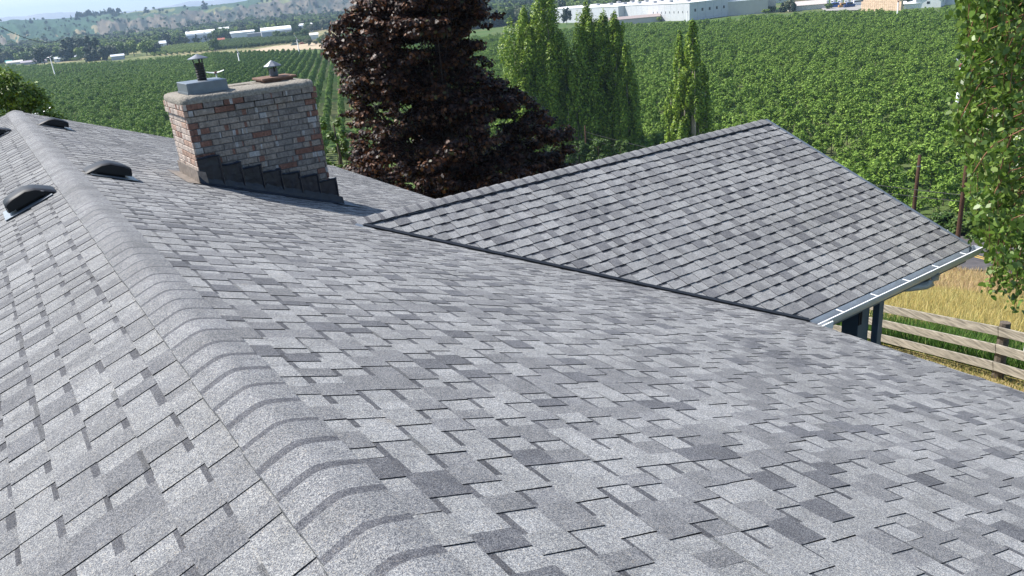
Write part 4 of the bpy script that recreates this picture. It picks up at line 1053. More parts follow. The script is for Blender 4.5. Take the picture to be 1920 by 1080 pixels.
# ---- wind machines in the orchard -----------------------------------------------------
M_tower = mat('pale_steel', (.50, .52, .53), .5, .1, .4, .1)
def wind_machine(px, py_base, py_hub, D, label, blade_az, tilt=.08, r=.22, blade=2.7, fan=True):
    x, y = azD(px_az(px, py_base), D); z0 = tz(x, y); zh = CAM[2] + D * math.tan(R(px_el(px, py_hub))); H = max(zh - z0, 4)
    root = thing('wind_machine', label, 'wind machine', (x, y, z0), 0, 'white wind machines standing in the orchard')
    mb = MB(); mb.tube([(0, 0, -.3), (0, 0, H)], [r * .85, r * .6], 12); mb.build('tower', M_tower, root, True)
    if fan:
        mb = MB(); mb.box(-.35, .35, -.22, .22, H - .05, H + .42, bev=.06); mb.build('gearbox', mat('red_brown_metal', (.25, .07, .05), .5, noise=.2), root)
        mb = MB(); c, s_ = math.cos(blade_az), math.sin(blade_az); V = []
        for q in np.linspace(-1, 1, 15):
            rr = q * blade; ww = .21 * (1 - .45 * abs(q)); bend = .40 * abs(q) ** 1.8
            for e, t in ((-ww, .02), (ww, .02), (ww, -.03), (-ww, -.03)):
                V.append((c * rr - s_ * e + .25 * s_, s_ * rr + c * e, H + .25 + bend * .9 + rr * tilt + e * .6 + t))
        Fs = [(i * 4 + j, i * 4 + (j + 1) % 4, i * 4 + 4 + (j + 1) % 4, i * 4 + 4 + j) for i in range(14) for j in range(4)] + [(0, 1, 2, 3), (56, 57, 58, 59)]
        mb.add(V, Fs); mb.build('propeller', M_tower, root)
va = -R(30)
wind_machine(413, 175, 137, 205, 'wind machine with cream propeller rising behind the metal chimney pan', va, .02, .25, 2.1)
wind_machine(86, 240, 212, 158, 'wind machine propeller just showing above the vent at the ridge end', va + .1, .16, .25, 1.9)
wind_machine(99, 126, 107, 560, 'leaning pale wind machine tower at the far left orchard edge', va, .3, .38, 1.8)
wind_machine(450, 121, 98, 470, 'pale wind machine tower above the middle of the chimney', va + 2.0, .5, .42, 3.0)
wind_machine(560, 94, 73, 500, 'thin far wind machine tower at the orchard edge near the bare dirt', va + 2.2, .6, .36, 3.0)
wind_machine(1288, 42, 20, 430, 'slim white wind machine tower in front of the large warehouse', va + 1.6, .1, .22, 2.0, False)
wind_machine(1681, 42, 3, 372, 'white wind machine tower in the orchard under the stacked bins', va + 1.6, .1, .34, 2.6)
wind_machine(1790, 232, 125, 140, 'large white wind machine tower half hidden by the hanging foliage', va + 1.3, .1, .32, 2.6)

# ================================================================== VALLEY BUILDINGS
def bcol(c): return tuple(c)
def building(label, px, py, D, w, d, h, yaw, roofc, wallc, kind='gable', rise=.25, wins=0, name='barn', cat='building', zoff=0, winz=.5, group=None):
    D1 = ground_D(px, py); D1 = D1 if D1 < 1350 else D; k_ = D1 / D; w, d, h = w * k_, d * k_, h * k_; D = D1
    x, y = azD(px_az(px, py), D); z0 = tz(x, y) + zoff
    root = thing(name, label, cat, (x, y, z0), R(yaw), group)
    mb = MB(); mb.box(-w / 2, w / 2, -d / 2, d / 2, -1.5, h, wallc); 
    if kind == 'gable':
        rh = h + d * rise; mb.add([(-w / 2, -d / 2, h), (-w / 2, d / 2, h), (-w / 2, 0, rh - .05)], [(0, 1, 2)], wallc); mb.add([(w / 2, -d / 2, h), (w / 2, d / 2, h), (w / 2, 0, rh - .05)], [(0, 1, 2)], wallc)
    mb.build('wall', M_paint, root)
    mb = MB(); o = .4
    if kind == 'gable':
        for sg in (-1, 1):
            V = [(-w / 2 - o, sg * (d / 2 + o), h - o * rise * 2 * .9), (w / 2 + o, sg * (d / 2 + o), h - o * rise * 2 * .9), (w / 2 + o, 0, rh), (-w / 2 - o, 0, rh)]; V += [(a, b, c - .18) for a, b, c in V]
            mb.add(V, [(0, 1, 2, 3), (7, 6, 5, 4), (0, 1, 5, 4), (1, 2, 6, 5), (2, 3, 7, 6), (3, 0, 4, 7)], roofc)
    elif kind == 'arch':
        n = 9; V = []
        for i in range(n):
            t = math.pi * i / (n - 1); V += [(-w / 2 - .2, -math.cos(t) * (d / 2 + .2), h - .1 + math.sin(t) * d * rise), (w / 2 + .2, -math.cos(t) * (d / 2 + .2), h - .1 + math.sin(t) * d * rise)]
        mb.add(V, [(2 * i, 2 * i + 1, 2 * i + 3, 2 * i + 2) for i in range(n - 1)] + [tuple(range(0, 2 * n, 2)), tuple(range(1, 2 * n, 2))], roofc)
    else: mb.box(-w / 2 - .15, w / 2 + .15, -d / 2 - .15, d / 2 + .15, h - .02, h + .35, roofc)
    mb.build('roof', M_paint, root)
    if wins:
        for f, L_, ax in ((-1, w, 0), (-1, d, 1)):
            n = max(1, int(wins * L_ / w))
            for i in range(n):
                c = -L_ / 2 + L_ * (i + .5) / n; mb = MB(); a, b = h * winz, h * winz + min(1.8, h * .3)
                if ax == 0: mb.box(c - .7, c + .7, -d / 2 - .05, -d / 2 + .1, a, b)
                else: mb.box(-w / 2 - .05, -w / 2 + .1, c - .7, c + .7, a, b)
                mb.build('window', M_dark, root)
    return root
WH = (.80, .80, .79); WR = (.86, .86, .85); GY = (.42, .43, .46)
# the long packing warehouse: staggered flat-roofed blocks under one roof
def warehouse():
    D = ground_D(1293, 39); x, y = azD(px_az(1293, 35), D); z0 = tz(x, y); root = thing('warehouse', 'huge white flat-roofed packing warehouse with staggered walls behind the orchard', 'warehouse', (x, y, z0))
    # local axes: a runs away-left (az 8), b runs right (az 98)
    A = np.array([math.sin(R(8)), math.cos(R(8)), 0]); B = np.array([math.sin(R(98)), math.cos(R(98)), 0]); Zv = np.array([0, 0, 1.])
    def blk(c_px, Dc, la, lb, h, nm, wc=(.56, .57, .59), z=0):
        cx_, cy_ = azD(px_az(c_px, 35), Dc); o = np.array([cx_ - x, cy_ - y, 0])
        mb = MB(); mb.box(0, la, 0, lb, -2, h, wc, ax=(A, B, Zv), org=o)
        for k in range(1, int(lb / 6)): mb.box(-.03, .03, k * 6 - .06, k * 6 + .06, 0, h, (.35, .36, .4), ax=(A, B, Zv), org=o)
        for k in range(1, int(la / 6)): mb.box(k * 6 - .06, k * 6 + .06, -.03, .03, 0, h, (.5, .5, .5), ax=(A, B, Zv), org=o)
        mb.build('wall', M_paint, root)
        mb = MB(); mb.box(-.25, la + .25, -.25, lb + .25, h - .01, h + .28, WR, ax=(A, B, Zv), org=o); mb.build('roof', M_paint, root)
        return o
    o1 = blk(1293, D, 150, 42, 9.8, 'a')
    for k in range(7):
        mb = MB(); mb.box(-.06, .1, 3.5 + k * 5.4, 4.8 + k * 5.4, 4.6, 6.2, ax=(A, B, Zv), org=o1); mb.build('window', M_dark, root)
    for k in range(9):
        mb = MB(); mb.box(2 + k * 4.2, 2.5 + k * 4.2, -.06, .1, 4.2, 5.4, ax=(A, B, Zv), org=o1); mb.build('window', M_dark, root)
    cx2 = 1222
    o2 = blk(cx2, D + 32, 120, 60, 9.9, 'b', (.48, .50, .54))
    for k in range(6):
        mb = MB(); mb.box(3 + k * 4, 3.6 + k * 4, -.06, .1, 2.4, 4.6, ax=(A, B, Zv), org=o2); mb.build('window', M_dark, root)
    o3 = blk(1160, D + 52, 110, 60, 9.7, 'c', (.52, .54, .57)); o4 = blk(1118, D + 80, 90, 60, 9.3, 'd'); o5 = blk(1092, D + 110, 60, 40, 6.0, 'e')
    for q in range(14):
        mb = MB(); rg = np.random.default_rng(q); u, v = 12 + (q % 7) * 17, 8 + (q // 7) * 18; mb.box(u, u + 2.2, v, v + 2.6, 10.06, 11.6, (.35, .35, .36), ax=(A, B, Zv), org=o1); mb.build('roof_unit', M_paint, root)
warehouse()
building('low grey-roofed shed in front of the warehouse, at the orchard edge', 1185, 44, 488, 32, 12, 3.0, -42, (.33, .27, .25), (.5, .47, .44), rise=.10, name='shed')
building('long white canopy roof joining the shed to the warehouse', 1222, 40, 484, 22, 5, 2.6, -44, WR, (.5, .5, .5), 'flat', name='canopy')
building('white ribbed cold store right of the warehouse', 1398, 25, 500, 24, 30, 7.5, -50, WR, (.50, .48, .44), 'flat', name='cold_store')
building('cream storage building with a grey side wall beside the green trees', 1428, 22, 486, 15, 26, 7.0, -52, WR, (.52, .50, .45), 'flat', name='storage_building')
building('white curved-roof packing shed above the warehouse', 1335, 8, 700, 62, 34, 9, -35, WR, (.76, .74, .66), 'arch', .12, name='packing_shed')
building('tan roofed long shed between the warehouse and the curved roof', 1350, 13, 640, 50, 10, 4, -48, (.42, .31, .20), (.5, .42, .32), 'arch', .15, name='long_shed')
building('small pale building at the far left end of the warehouse', 1078, 36, 610, 16, 14, 8, -40, WR, (.74, .74, .72), 'flat', name='annex')
building('white house among trees above the warehouse roof', 1165, 14, 720, 26, 12, 5, -35, (.70, .72, .76), WH, 'gable', .22, 3, 'house_building')
building('tiny orange-roofed house among trees left of the white house', 1131, 20, 690, 9, 8, 5, -35, (.50, .13, .07), (.5, .3, .25), 'gable', .3, 0, 'cottage')
building('small white cottage above the warehouse near the frame top', 1240, 8, 760, 15, 10, 4, -35, (.62, .60, .52), WH, 'gable', .25, 1, 'cottage')
building('pale house just left of the poplars above the orchard', 1072, 20, 740, 12, 10, 7, -35, (.55, .55, .58), WH, 'gable', .25, 1, 'cottage')
building('grey-roofed house at the top, right of the curved roof', 1420, 3, 780, 24, 12, 4, -45, (.32, .31, .34), (.55, .55, .55), 'gable', .2, 1, 'house_building')
building('tan-roofed house with lawn trees near the parked trailers', 1461, 5, 720, 22, 12, 4, -45, (.42, .36, .32), (.6, .58, .55), 'gable', .2, 1, 'house_building')
building('low house with a pale roof at the orchard edge', 1512, 18, 455, 18, 9, 2.6, -50, (.52, .46, .42), (.6, .55, .5), 'gable', .2, 0, 'house_building')
building('small white gabled house at the orchard edge on the right', 1744, 13, 415, 11, 10, 3.4, 20, (.62, .65, .72), WH, 'gable', .32, 1, 'cottage')
building('white shed beside the small gabled house', 1722, 15, 418, 12, 5, 2.4, -60, WR, WH, 'gable', .2, 0, 'shed')
building('big blue-grey roof behind the hanging foliage', 1815, 4, 470, 40, 24, 6, -60, (.22, .27, .40), (.6, .62, .66), 'gable', .16, 0, 'barn')
# fruit bins stacked
def bins():
    x, y = azD(px_az(1652, 20), ground_D(1652, 20)); z0 = tz(x, y); n = 0
    rg = np.random.default_rng(3); dirx = np.array([math.cos(R(-105)), math.sin(R(-105))])
    for i in range(20):
        for k in range(7 if i not in (0, 19) else 6):
            root = None
            px_, py_ = x + dirx[0] * (i - 9.5) * 1.36, y + dirx[1] * (i - 9.5) * 1.36
            mb = MB(); t = rg.uniform(.85, 1.1); c = tuple(np.array((.72, .53, .38)) * t)
            a, h = .62, .74
            mb.box(-a, a, -a, a, .12, h, c); mb.box(-a, a, -a, -a + .12, 0, .12, c); mb.box(-a, a, a - .12, a, 0, .12, c); mb.box(-a - .02, a + .02, -a - .02, a + .02, h - .1, h - .02, tuple(np.array(c) * .8))
            for q in (-.35, 0, .35): mb.box(q - .02, q + .02, -a - .015, a + .015, .14, h - .12, tuple(np.array(c) * .7))
            o = mb.build('fruit_bin', M_paint, None, loc=(px_, py_, z0 + .1 + k * .78)); o.rotation_euler = (0, 0, R(-105))
            tag(o, 'tan wooden fruit bin in the tall stack at the far orchard edge', 'bin', 'stacked fruit bins')
bins()
# caravans parked in a row
def caravan_mesh():
    mb = MB(); mb.box(-3.4, 3.4, -1.2, 1.2, .7, 3.3, (.80, .80, .80), bev=.25); body = mb.mesh('body', M_paint)
    mb = MB(); mb.box(-2.4, -1.2, -1.23, -1.1, 1.9, 2.6); mb.box(.6, 1.6, -1.23, -1.1, 1.9, 2.6); mb.box(-3.44, -3.3, -.6, .6, 1.9, 2.6); win = mb.mesh('window', M_dark)
    mb = MB()
    for s_ in (-1.25, 1.13):
        for q in (-.45, .45): mb.tube([(q, s_, .38), (q, s_ + .12, .38)], .38, 12)
    wh = mb.mesh('wheel', mat('tyre', (.02, .02, .02), .8)); return body, win, wh
CB, CWI, CWH = caravan_mesh()
for i, q in enumerate([1549, 1562, 1575, 1588, 1600, 1612, 1625]):
    x, y = azD(px_az(q, 9), ground_D(q, 9 - i * .4)); r_ = thing('caravan', 'white camping trailer parked in a row beyond the far orchard edge', 'caravan', (x, y, tz(x, y) + .2), R(20), 'white trailers parked in a row'); r_.scale = (.8, .8, .8)
    for nm, me in (('body', CB), ('window', CWI), ('wheel', CWH)): link(nm, me, r_)
def parked(px, py, D, c, label, h=1.5, l=4.5, name='parked_car', cat='car', yaw=-35):
    D = min(ground_D(px, py), 1300); x, y = azD(px_az(px, py), D); r_ = thing(name, label, cat, (x, y, tz(x, y)), R(yaw)); mb = MB()
    mb.box(-l / 2, l / 2, -.9, .9, .35, h * .62, c, bev=.12); mb.box(-l * .28, l * .3, -.8, .8, h * .6, h, c, bev=.15); mb.build('body', M_paint, r_)
    mb = MB(); mb.box(-l * .24, l * .26, -.83, .83, h * .66, h * .9); mb.build('window', M_dark, r_)
    mb = MB()
    for a in (-l * .32, l * .32):
        for b in (-.92, .74): mb.tube([(a, b, .33), (a, b + .18, .33)], .33, 10)
    mb.build('wheel', MATS['tyre'], r_)
parked(1565, 15, 440, (.03, .10, .35), 'blue vehicle parked left of the trucks at the orchard edge', 3.0, 7, 'parked_truck', 'truck')
parked(1580, 15, 440, (.45, .25, .08), 'orange brown vehicle parked at the orchard edge', 2.6, 5, 'parked_truck', 'truck')
parked(1592, 15, 440, (.03, .06, .16), 'dark blue vehicle beside the orange one', 3.0, 6, 'parked_truck', 'truck')
parked(1610, 11, 455, (.80, .80, .80), 'white long truck on the pale yard', 3.4, 12, 'parked_truck', 'truck')
parked(553, 86, 520, (.10, .16, .15), 'dark green vehicle on the bare dirt at the far orchard edge', 2.2, 6, 'parked_truck', 'truck')
parked(567, 84, 520, (.35, .08, .06), 'red vehicle on the bare dirt patch', 1.8, 5)
# left side of the valley
building('long white curved-roof warehouse behind the small round tree', 380, 80, 800, 25, 24, 7.5, -14, WR, (.55, .60, .68), 'arch', .14, 0, 'warehouse_hall')
building('white gabled hall end beside the long curved-roof warehouse', 331, 78, 850, 8, 12, 6, -14, WR, (.68, .70, .74), 'arch', .2, 0, 'hall')
building('pale hall hidden between two dark trees', 424, 74, 830, 9, 16, 9, -14, WR, (.6, .63, .68), 'arch', .14, 0, 'hall')
building('long white building with a row of dark doors', 457, 74, 790, 21, 14, 6.5, -16, WR, (.66, .69, .75), 'gable', .08, 7, 'packing_building', winz=.12)
building('plain grey concrete building right of the row of doors', 484, 74, 770, 17, 10, 5.5, -16, (.5, .5, .52), (.36, .36, .40), 'flat', name='concrete_building')
building('large white arched hall with a tall grey front', 520, 72, 800, 27, 26, 7, -16, WR, (.45, .46, .5), 'arch', .14, 0, 'hall')
building('distant white arched hall peeking over the hedge', 572, 60, 900, 17, 14, 6, -18, WR, (.7, .7, .7), 'arch', .2, 0, 'hall')
building('small bright white shed among trees left of the maple', 590, 74, 620, 6, 5, 3.5, -20, WR, WH, 'gable', .25, 0, 'shed')
building('white-roofed shed behind the light green orchard block', 297, 90, 660, 12, 8, 3, -10, (.62, .66, .72), (.72, .74, .76), 'gable', .22, 2, 'shed')
building('low white shed at the foot of the dark trees', 222, 112, 600, 8, 5, 2.6, -8, (.62, .66, .72), (.45, .46, .5), 'gable', .2, 0, 'shed')
building('red-roofed farmhouse in front of the white warehouse', 416, 81, 740, 5.5, 4, 3.2, -14, (.42, .12, .07), (.72, .68, .62), 'gable', .3, 2, 'farmhouse')
building('long pale-roofed house among the left trees', 108, 88, 880, 12, 8, 3.2, -6, (.60, .64, .70), WH, 'gable', .18, 2, 'house_building')
building('small white-roofed house right of the long pale one', 131, 85, 900, 7, 6, 3, -6, (.66, .68, .74), WH, 'gable', .2, 0, 'house_building')
building('pale shed roof on the far left behind a dark tree', 22, 98, 950, 14, 8, 2.4, -4, (.60, .56, .50), (.6, .6, .6), 'gable', .18, 0, 'shed')
building('long grey roof on the left behind the bright trees', 58, 97, 900, 22, 8, 2.4, -4, (.34, .30, .34), (.4, .4, .42), 'gable', .18, 0, 'house_building')
building('small teal-roofed shed at the left edge of the orchard', 18, 121, 840, 5, 4, 2.2, -2, (.10, .42, .36), (.4, .5, .5), 'gable', .4, 0, 'shed')
building('low reddish roof below the round trees on the left', 54, 120, 830, 9, 5, 1.8, -4, (.50, .27, .19), (.5, .45, .4), 'gable', .2, 0, 'shed')
building('grey gabled house right of the reddish roof', 72, 116, 820, 6, 5, 3, -6, (.28, .25, .28), (.4, .38, .38), 'gable', .35, 0, 'house_building')
building('pale building cluster left of the dark conifer', 116, 106, 780, 12, 6, 2.6, -6, (.55, .53, .52), (.7, .7, .7), 'gable', .18, 2, 'house_building')

# ---- trees of the valley -------------------------------------------------------------------
def bg_mesh(seed, kind, pal, pw, n=1500, leaf=.055):
    rg = np.random.default_rng(seed); cen, rad = [], []
    if kind == 'round':
        for i in range(34):
            d = rand_dirs(rg, 1)[0]; q = rg.uniform(.35, .8); cen.append((d[0] * .42 * q / .8, d[1] * .42 * q / .8, .56 + d[2] * .36 * q / .8)); rad.append(rg.uniform(.10, .19))
        fl = .85
    elif kind == 'conifer':
        for i in range(46):
            t = rg.uniform(.06, 1); w = .26 * (1 - t) ** .8 + .02; a = rg.uniform(0, 6.28); cen.append((math.cos(a) * w * .75, math.sin(a) * w * .75, t)); rad.append(.035 + .09 * (1 - t))
        fl = .7
    else:
        for i in range(30):
            t = rg.uniform(.1, .96); w = .17 * math.sin(math.pi * min(t + .12, .98)) ** .5; a = rg.uniform(0, 6.28); cen.append((math.cos(a) * w * .6, math.sin(a) * w * .6, t)); rad.append(rg.uniform(.06, .10))
        fl = 1.5
    pos, nr, _ = cloud(rg, cen, rad, n, fl, .5, .6)
    V, Fq, c = leaves(rg, pos, nr, leaf, pal, pw, 'quad', .35)
    return qmesh('crown', V, Fq, [M_oleaf], c)
PG = [(.075, .13, .032), (.115, .18, .044), (.165, .24, .06)]; PB = [(.15, .22, .035), (.20, .29, .05), (.26, .34, .07)]; PD = [(.024, .046, .028), (.036, .064, .034), (.055, .088, .042)]; PO = [(.10, .125, .065), (.13, .155, .085), (.17, .19, .11)]
BG = {'round': [bg_mesh(201, 'round', PG, [.3, .4, .3]), bg_mesh(202, 'round', PG, [.4, .4, .2])], 'bright': [bg_mesh(203, 'round', PB, [.3, .4, .3])], 'olive': [bg_mesh(204, 'round', PO, [.3, .4, .3])],
      'conifer': [bg_mesh(205, 'conifer', PD, [.4, .4, .2])], 'dark': [bg_mesh(206, 'round', PD, [.3, .4, .3])], 'column': [bg_mesh(207, 'column', PD, [.3, .4, .3])]}
mb = MB(); mb.tube([(0, 0, -.05), (0, 0, .3), (.01, 0, .7)], [.028, .022, .008], 6); BGT = mb.mesh('trunk', M_bark, True)
bgsrc = {}
def bgtree(kind, px, py_base, py_top, D, label, wide=1.0):
    D1 = ground_D(px, py_base); D = D1 if (D < 1200 and D1 < 1350) else D
    x, y = azD(px_az(px, py_base), D); z0 = tz(x, y); zt = CAM[2] + D * math.tan(R(px_el(px, py_top))); H = max(zt - z0, 3)
    root = thing({'conifer': 'conifer_tree', 'column': 'cypress_tree'}.get(kind, 'leafy_tree'), label, 'tree', (x, y, z0), (px * 7.3) % 6.28); root.scale = (H * wide, H * wide, H)
    v = BG[kind][int(px) % len(BG[kind])]; c = link('crown', v, root); link('trunk', BGT, root); bgsrc.setdefault(kind, c)
T_ = [('conifer', 174, 114, 66, 590, 'huge dark conifer towering over the left orchard edge', 1.3), ('conifer', 188, 113, 70, 600, 'second dark conifer touching the huge one on its right', 1.2),
('bright', 153, 112, 86, 585, 'bright yellow-green tree against the left side of the huge conifer', 1.0), ('dark', 200, 113, 82, 600, 'dark bushy tree filling the right foot of the conifers', 1.1),
('olive', 212, 110, 80, 610, 'grey-green tree right of the conifers', .9), ('round', 234, 108, 76, 615, 'tall green tree midway between the conifers and the bright pair', .9),
('bright', 252, 105, 73, 600, 'left of the two bright round trees above the left orchard', .95), ('bright', 276, 104, 75, 595, 'right of the two bright round trees above the left orchard', 1.1),
('round', 295, 102, 88, 600, 'low green bush at the right end of the left tree group', 1.4), ('dark', 286, 103, 87, 598, 'dark low bush under the right bright tree', 1.2), ('round', 310, 102, 93, 590, 'small bush nearest the light green orchard block', 1.3),
('round', 50, 118, 94, 640, 'round green tree left of the leaning wind machine', 1.3), ('bright', 38, 118, 98, 660, 'light green tree at the left of the round one', 1.0), ('round', 92, 112, 92, 650, 'small round tree directly above the leaning wind machine tower', 1.0),
('dark', 7, 116, 90, 760, 'dark tree at the left frame edge', 1.3), ('dark', 28, 110, 96, 780, 'dark bush behind the reddish roof', 1.3), ('dark', 78, 100, 86, 820, 'dark tree left of the paired houses', 1.2), ('conifer', 106, 102, 80, 800, 'dark cone-shaped tree between the pale houses', 1.6), ('conifer', 122, 90, 74, 880, 'dark pointed tree in front of the small white-roofed house', 1.6),
('round', 142, 104, 76, 760, 'green tree left of the bright one by the conifer', .8), ('dark', 138, 80, 67, 950, 'dark rounded conifer on the valley floor behind the houses', 1.2), ('conifer', 152, 84, 72, 930, 'pointed dark tree behind the bright one', 1.5),
('round', 404, 95, 70, 560, 'solitary round tree at the edge of the orchard above the chimney', 1.0), ('dark', 398, 95, 84, 560, 'dark foot of foliage at the solitary round tree', 1.0), ('round', 470, 90, 78, 590, 'small round bush at the light orchard rows', 1.4),
('round', 379, 80, 66, 700, 'tree standing in front of the white curved warehouse', .9), ('dark', 366, 82, 74, 740, 'short dark tree against the white warehouse wall', 1.0), ('olive', 342, 82, 60, 780, 'grey-green spreading tree left of the white warehouse', 1.0), ('olive', 352, 82, 65, 775, 'grey-green tree touching the warehouse corner', .9),
('column', 312, 86, 62, 800, 'first dark upright tree left of the grey-green ones', 1.2), ('column', 322, 86, 66, 800, 'second dark upright tree left of the grey-green ones', 1.2), ('dark', 300, 82, 66, 850, 'dark round tree above the white-roofed shed', 1.1), ('conifer', 408, 76, 52, 800, 'tall dark tree between the two white halls', 1.2), ('conifer', 432, 78, 62, 760, 'dark tree beside the red-roofed farmhouse', 1.4), ('bright', 427, 80, 72, 720, 'light shrub beside the farmhouse', 1.2),
('round', 520, 74, 56, 680, 'left end of the leafy hedge in front of the arched hall', 1.1), ('round', 533, 74, 57, 680, 'second round tree of the hedge before the arched hall', 1.1), ('round', 546, 73, 57, 680, 'third round tree of the hedge before the arched hall', 1.1), ('round', 560, 73, 58, 680, 'fourth round tree of the hedge before the arched hall', 1.2), ('round', 573, 73, 50, 700, 'taller tree closing the hedge before the arched hall', .9),
('olive', 579, 87, 70, 540, 'olive-green bushy tree at the bare dirt patch', 1.1), ('olive', 592, 84, 74, 545, 'smaller olive bush right of the one at the dirt patch', 1.2), ('round', 607, 88, 62, 520, 'big green tree left of the maple over the far orchard rows', .95), ('dark', 617, 84, 58, 560, 'dark side tree touching the big green one', .9), ('round', 632, 88, 72, 530, 'bush half hidden by the maple', 1.1), ('dark', 586, 56, 37, 1000, 'dark dense round tree on the valley floor behind the halls', 1.1), ('conifer', 535, 56, 40, 950, 'pair of dark conifers above the arched hall, left one', 1.6), ('conifer', 546, 57, 43, 950, 'pair of dark conifers above the arched hall, right one', 1.4), ('dark', 553, 58, 46, 930, 'dark tree right of the conifer pair', 1.2), ('conifer', 477, 66, 48, 900, 'dark tree behind the grey concrete building', 1.2),
('round', 1147, 18, 2, 640, 'large round green tree above the warehouse roof on the left', 1.2), ('round', 1130, 21, 8, 660, 'green tree left of the orange-roofed cottage', 1.2), ('conifer', 1113, 23, 7, 660, 'dark pointed tree above the left end of the warehouse', 1.3), ('round', 1090, 26, 5, 660, 'green tree left of the dark pointed one', 1.0), ('conifer', 1182, 16, 2, 690, 'dark tree right of the white house', 1.5),
('round', 1213, 14, -2, 660, 'round tree above the middle of the warehouse roof', 1.1), ('dark', 1225, 14, -3, 665, 'dark round tree above the middle of the warehouse roof', 1.1), ('olive', 1272, 14, -6, 660, 'brownish tree above the warehouse roof', 1.1), ('bright', 1412, 13, 1, 600, 'bright round tree behind the cold store', 1.9), ('bright', 1436, 26, 16, 470, 'yellow-green bush beside the cream storage building', 1.8), ('round', 1446, 23, 10, 480, 'dark green bush behind the yellow-green one', 1.7), ('conifer', 1467, 23, 5, 470, 'dark spruce at the orchard edge', 1.7), ('olive', 1480, 22, -4, 480, 'grey-green tree right of the dark spruce', 1.0), ('column', 1488, 22, 6, 470, 'blue-grey conifer at the foot of the grey-green tree', 1.6),
('round', 1553, 18, 4, 470, 'green tree left of the parked trailers', 1.4), ('round', 1637, 16, -4, 440, 'green tree left of the fruit bins', 1.3), ('round', 1652, 12, -10, 450, 'taller tree behind the fruit bins', 1.1), ('dark', 1700, 16, -6, 430, 'dark tree right of the fruit bins', 1.4), ('dark', 1716, 14, -8, 435, 'second dark tree right of the fruit bins', 1.2), ('round', 1735, 12, -5, 440, 'green tree behind the white gabled cottage', 1.4), ('bright', 1236, 41, 33, 470, 'small yellow-green tree in front of the warehouse wall', 1.2), ('dark', 1208, 42, 34, 478, 'low dark tree in front of the warehouse', 1.5), ('dark', 1063, 46, 12, 520, 'dark tall tree behind the gap between the poplar clumps', .7),
('conifer', 145, 36, 27, 2350, 'tiny dark tree at the left end of the skyline conifers', 2.0), ('conifer', 215, 28, 19, 2400, 'tiny lone conifer at the right end of the skyline row', 2.4), ('conifer', 383, 14, 1, 2350, 'tall dark tree on the skyline', 1.6), ('conifer', 275, 22, 13, 2350, 'small skyline clump of dark conifers', 2.4), ('conifer', 58, 40, 34, 2400, 'tiny tree pair on the left skyline', 1.8)]
for t_ in T_: bgtree(*t_)

# rows of young trees in the light block, woods and hillside cover
def woods():
    rg = np.random.default_rng(64); P = []
    srcs = ['round', 'bright', 'olive', 'conifer', 'dark', 'column']
    def area(n, az0, az1, d0f, d1f, h, pv, dens=None, zt=None):
        a = rg.uniform(az0, az1, n); d0 = d0f(a) if callable(d0f) else d0f; d1 = d1f(a) if callable(d1f) else d1f
        d = d0 + (d1 - d0) * rg.random(n); x = CAM[0] + d * np.sin(np.radians(a)); y = d * np.cos(np.radians(a))
        k = np.ones(n, bool)
        if dens is not None: k = fbm(a * 2.0 * (d / 1500), d / 90, 91) > dens
        x, y, d, a = x[k], y[k], d[k], a[k]; z = terrain(x, y); s_ = h * rg.uniform(.55, 1.3, len(x)); v = rg.choice(6, size=len(x), p=pv)
        P.append((x, y, z, s_, v))
    far = lambda k: (lambda a: np.interp(a, FARE[:, 0], FARE[:, 1]) + k)
    area(900, -4, 10.8, lambda a: far(0)(a) * 1.35, 1350, 11, [.42, .12, .12, .12, .20, .02], .50)
    area(3200, -4, 32, 1010, 1400, 12, [.44, .08, .10, .12, .24, .02])
    area(3000, -4, 30, 1400, 1620, 11, [.40, .05, .15, .14, .26, 0])
    area(1500, -4, 30, 1600, 2150, 6, [.30, .02, .18, .20, .30, 0], .54)
    area(420, 22.5, 30, lambda a: far(0)(a) * 1.25, 900, 11, [.5, .12, .1, .1, .16, .02])
    area(4600, 30, 47, lambda a: far(0)(a) * 1.27 + 40, 1500, 12, [.40, .08, .08, .2, .22, .02], .36)
    area(2600, 44, 70, lambda a: far(0)(a) * 1.5, 1400, 10, [.4, .1, .1, .15, .22, .03], .44)
    area(700, -2, 30, 2100, 2600, 6.5, [.2, .05, .1, .3, .35, 0], .58)
    area(60, 6.6, 9.0, 2520, 2590, 12, [0, 0, 0, .8, .2, 0])
    X, Y, Z, S_, Vv = [np.concatenate([p[i] for p in P]) for i in range(5)]
    scatter('woodland', np.stack([X, Y, Z], 1), rg.uniform(0, 6.28, len(X)), S_, Vv, [bgsrc[s] for s in srcs], 'hazy woodland covering the valley floor and the foot of the hills', 'woods')
woods()
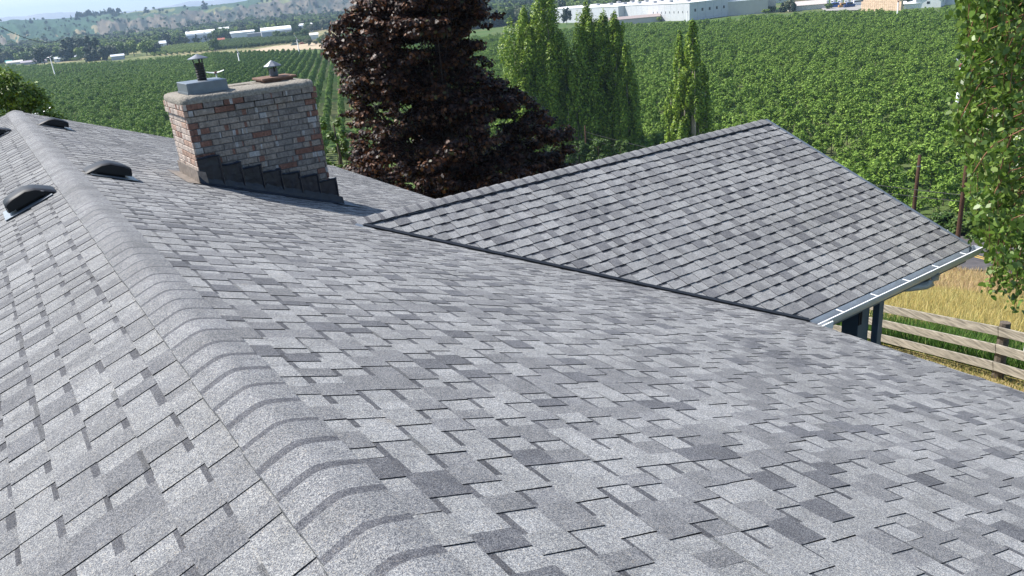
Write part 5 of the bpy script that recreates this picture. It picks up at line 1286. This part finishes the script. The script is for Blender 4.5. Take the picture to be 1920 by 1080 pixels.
def light_block():
    rg = np.random.default_rng(66); sets = []
    def blk(az0, az1, d0, d1, rowaz, sp, st, h, v):
        r_ = R(rowaz); u = np.array([math.sin(r_), math.cos(r_)]); n = np.array([u[1], -u[0]])
        A, B = np.meshgrid(np.arange(-400, 400) * sp, np.arange(0, 700) * st, indexing='ij'); x = CAM[0] + (n[0] * A + u[0] * B).ravel(); y = (n[1] * A + u[1] * B).ravel()
        dx = x - CAM[0]; d = np.hypot(dx, y); a = np.degrees(np.arctan2(dx, y)); k = (a > az0) & (a < az1) & (d > d0(a)) & (d < d1(a)); x, y = x[k], y[k]
        sets.append((x, y, terrain(x, y), np.full(len(x), h) * rg.uniform(.85, 1.15, len(x)), np.full(len(x), v)))
    def line(pts): q = np.array([(px_az(*e), ground_D(*e)) for e in pts]); return lambda a: np.interp(a, q[:, 0], q[:, 1])
    blk(px_az(283, 100), px_az(404, 90), line([(283, 106), (340, 101), (404, 96)]), line([(283, 93), (340, 86), (404, 81)]), 8, 4.5, 2.5, 2.7, 1)
    blk(px_az(398, 90), px_az(582, 80), line([(398, 95), (440, 92), (480, 89), (520, 84), (582, 79)]), line([(398, 81), (450, 76), (500, 73), (582, 70)]), 30, 5.0, 2.2, 3.6, 0)
    blk(px_az(20, 120), px_az(150, 110), line([(20, 121), (150, 114)]), line([(20, 113), (100, 107), (150, 103)]), 30, 5, 3, 2.7, 1)
    x, y, z, s_, v = [np.concatenate([p[i] for p in sets]) for i in range(5)]
    scatter('young_orchard', np.stack([x, y, z], 1), rg.uniform(0, 6.28, len(x)), s_, v, [bgsrc['round'], bgsrc['bright']], 'lighter green rows of young trees beyond the main orchard', 'orchard')
light_block()
# bare dirt yard at the far orchard edge, and pale yard by the trailers
def patch(name, pts, m, lift=.15):
    V = []
    for a, d in pts: x, y = azD(a, d); V.append((x, y, tz(x, y) + lift))
    tag(link(name, qmesh(name, V, [tuple(range(len(V)))], [m])), kind='structure')
M_dirt = mat('bare_dirt', (.42, .33, .22), .95, noise=.2, scale=.1)
patch('dirt_yard', [(px_az(*q), ground_D(*q)) for q in [(470, 95), (520, 87), (560, 83), (600, 81), (640, 82), (640, 91), (560, 95), (500, 98)]], M_dirt, .5)
patch('gravel_yard', [(px_az(*q), ground_D(*q)) for q in [(1545, 22), (1640, 20), (1640, 6), (1530, 8)]], mat('pale_gravel', (.30, .28, .26), .95, noise=.1, scale=.1), .6)
# trellis posts at the left end of the orchard
def trellis():
    rg = np.random.default_rng(5); me = None
    for i in range(9):
        q = 104 + i * 6.2; x, y = azD(px_az(q, 124), 565 - i * 4); mb = MB(); z0 = tz(x, y)
        if me is None: mb.tube([(0, 0, -.2), (0, 0, 6.2)], .12, 6); me = mb.mesh('trellis_post', M_oldwood)
        o = link('trellis_post', me, None, (x, y, z0)); tag(o, 'thin tall trellis post in the row at the left orchard edge', 'post', 'trellis posts in a row')
trellis()

# ================================================================== HAZE
def haze():
    mb = MB(); mb.box(-12300, 12300, -12300, 12300, -240, 330)
    m = bpy.data.materials.new('haze'); m.use_nodes = True; N = m.node_tree.nodes; N.clear(); o = N.new('ShaderNodeOutputMaterial')
    v = N.new('ShaderNodeVolumePrincipled'); v.inputs['Color'].default_value = (.52, .74, 1.0, 1); v.inputs['Density'].default_value = HAZE; v.inputs['Anisotropy'].default_value = .1
    m.node_tree.links.new(v.outputs[0], o.inputs['Volume']); o_ = mb.build('haze', m); tag(o_, 'thin bluish air over the valley', 'haze', None, 'stuff'); m.cycles.homogeneous_volume = True
HAZE = .00014
haze()
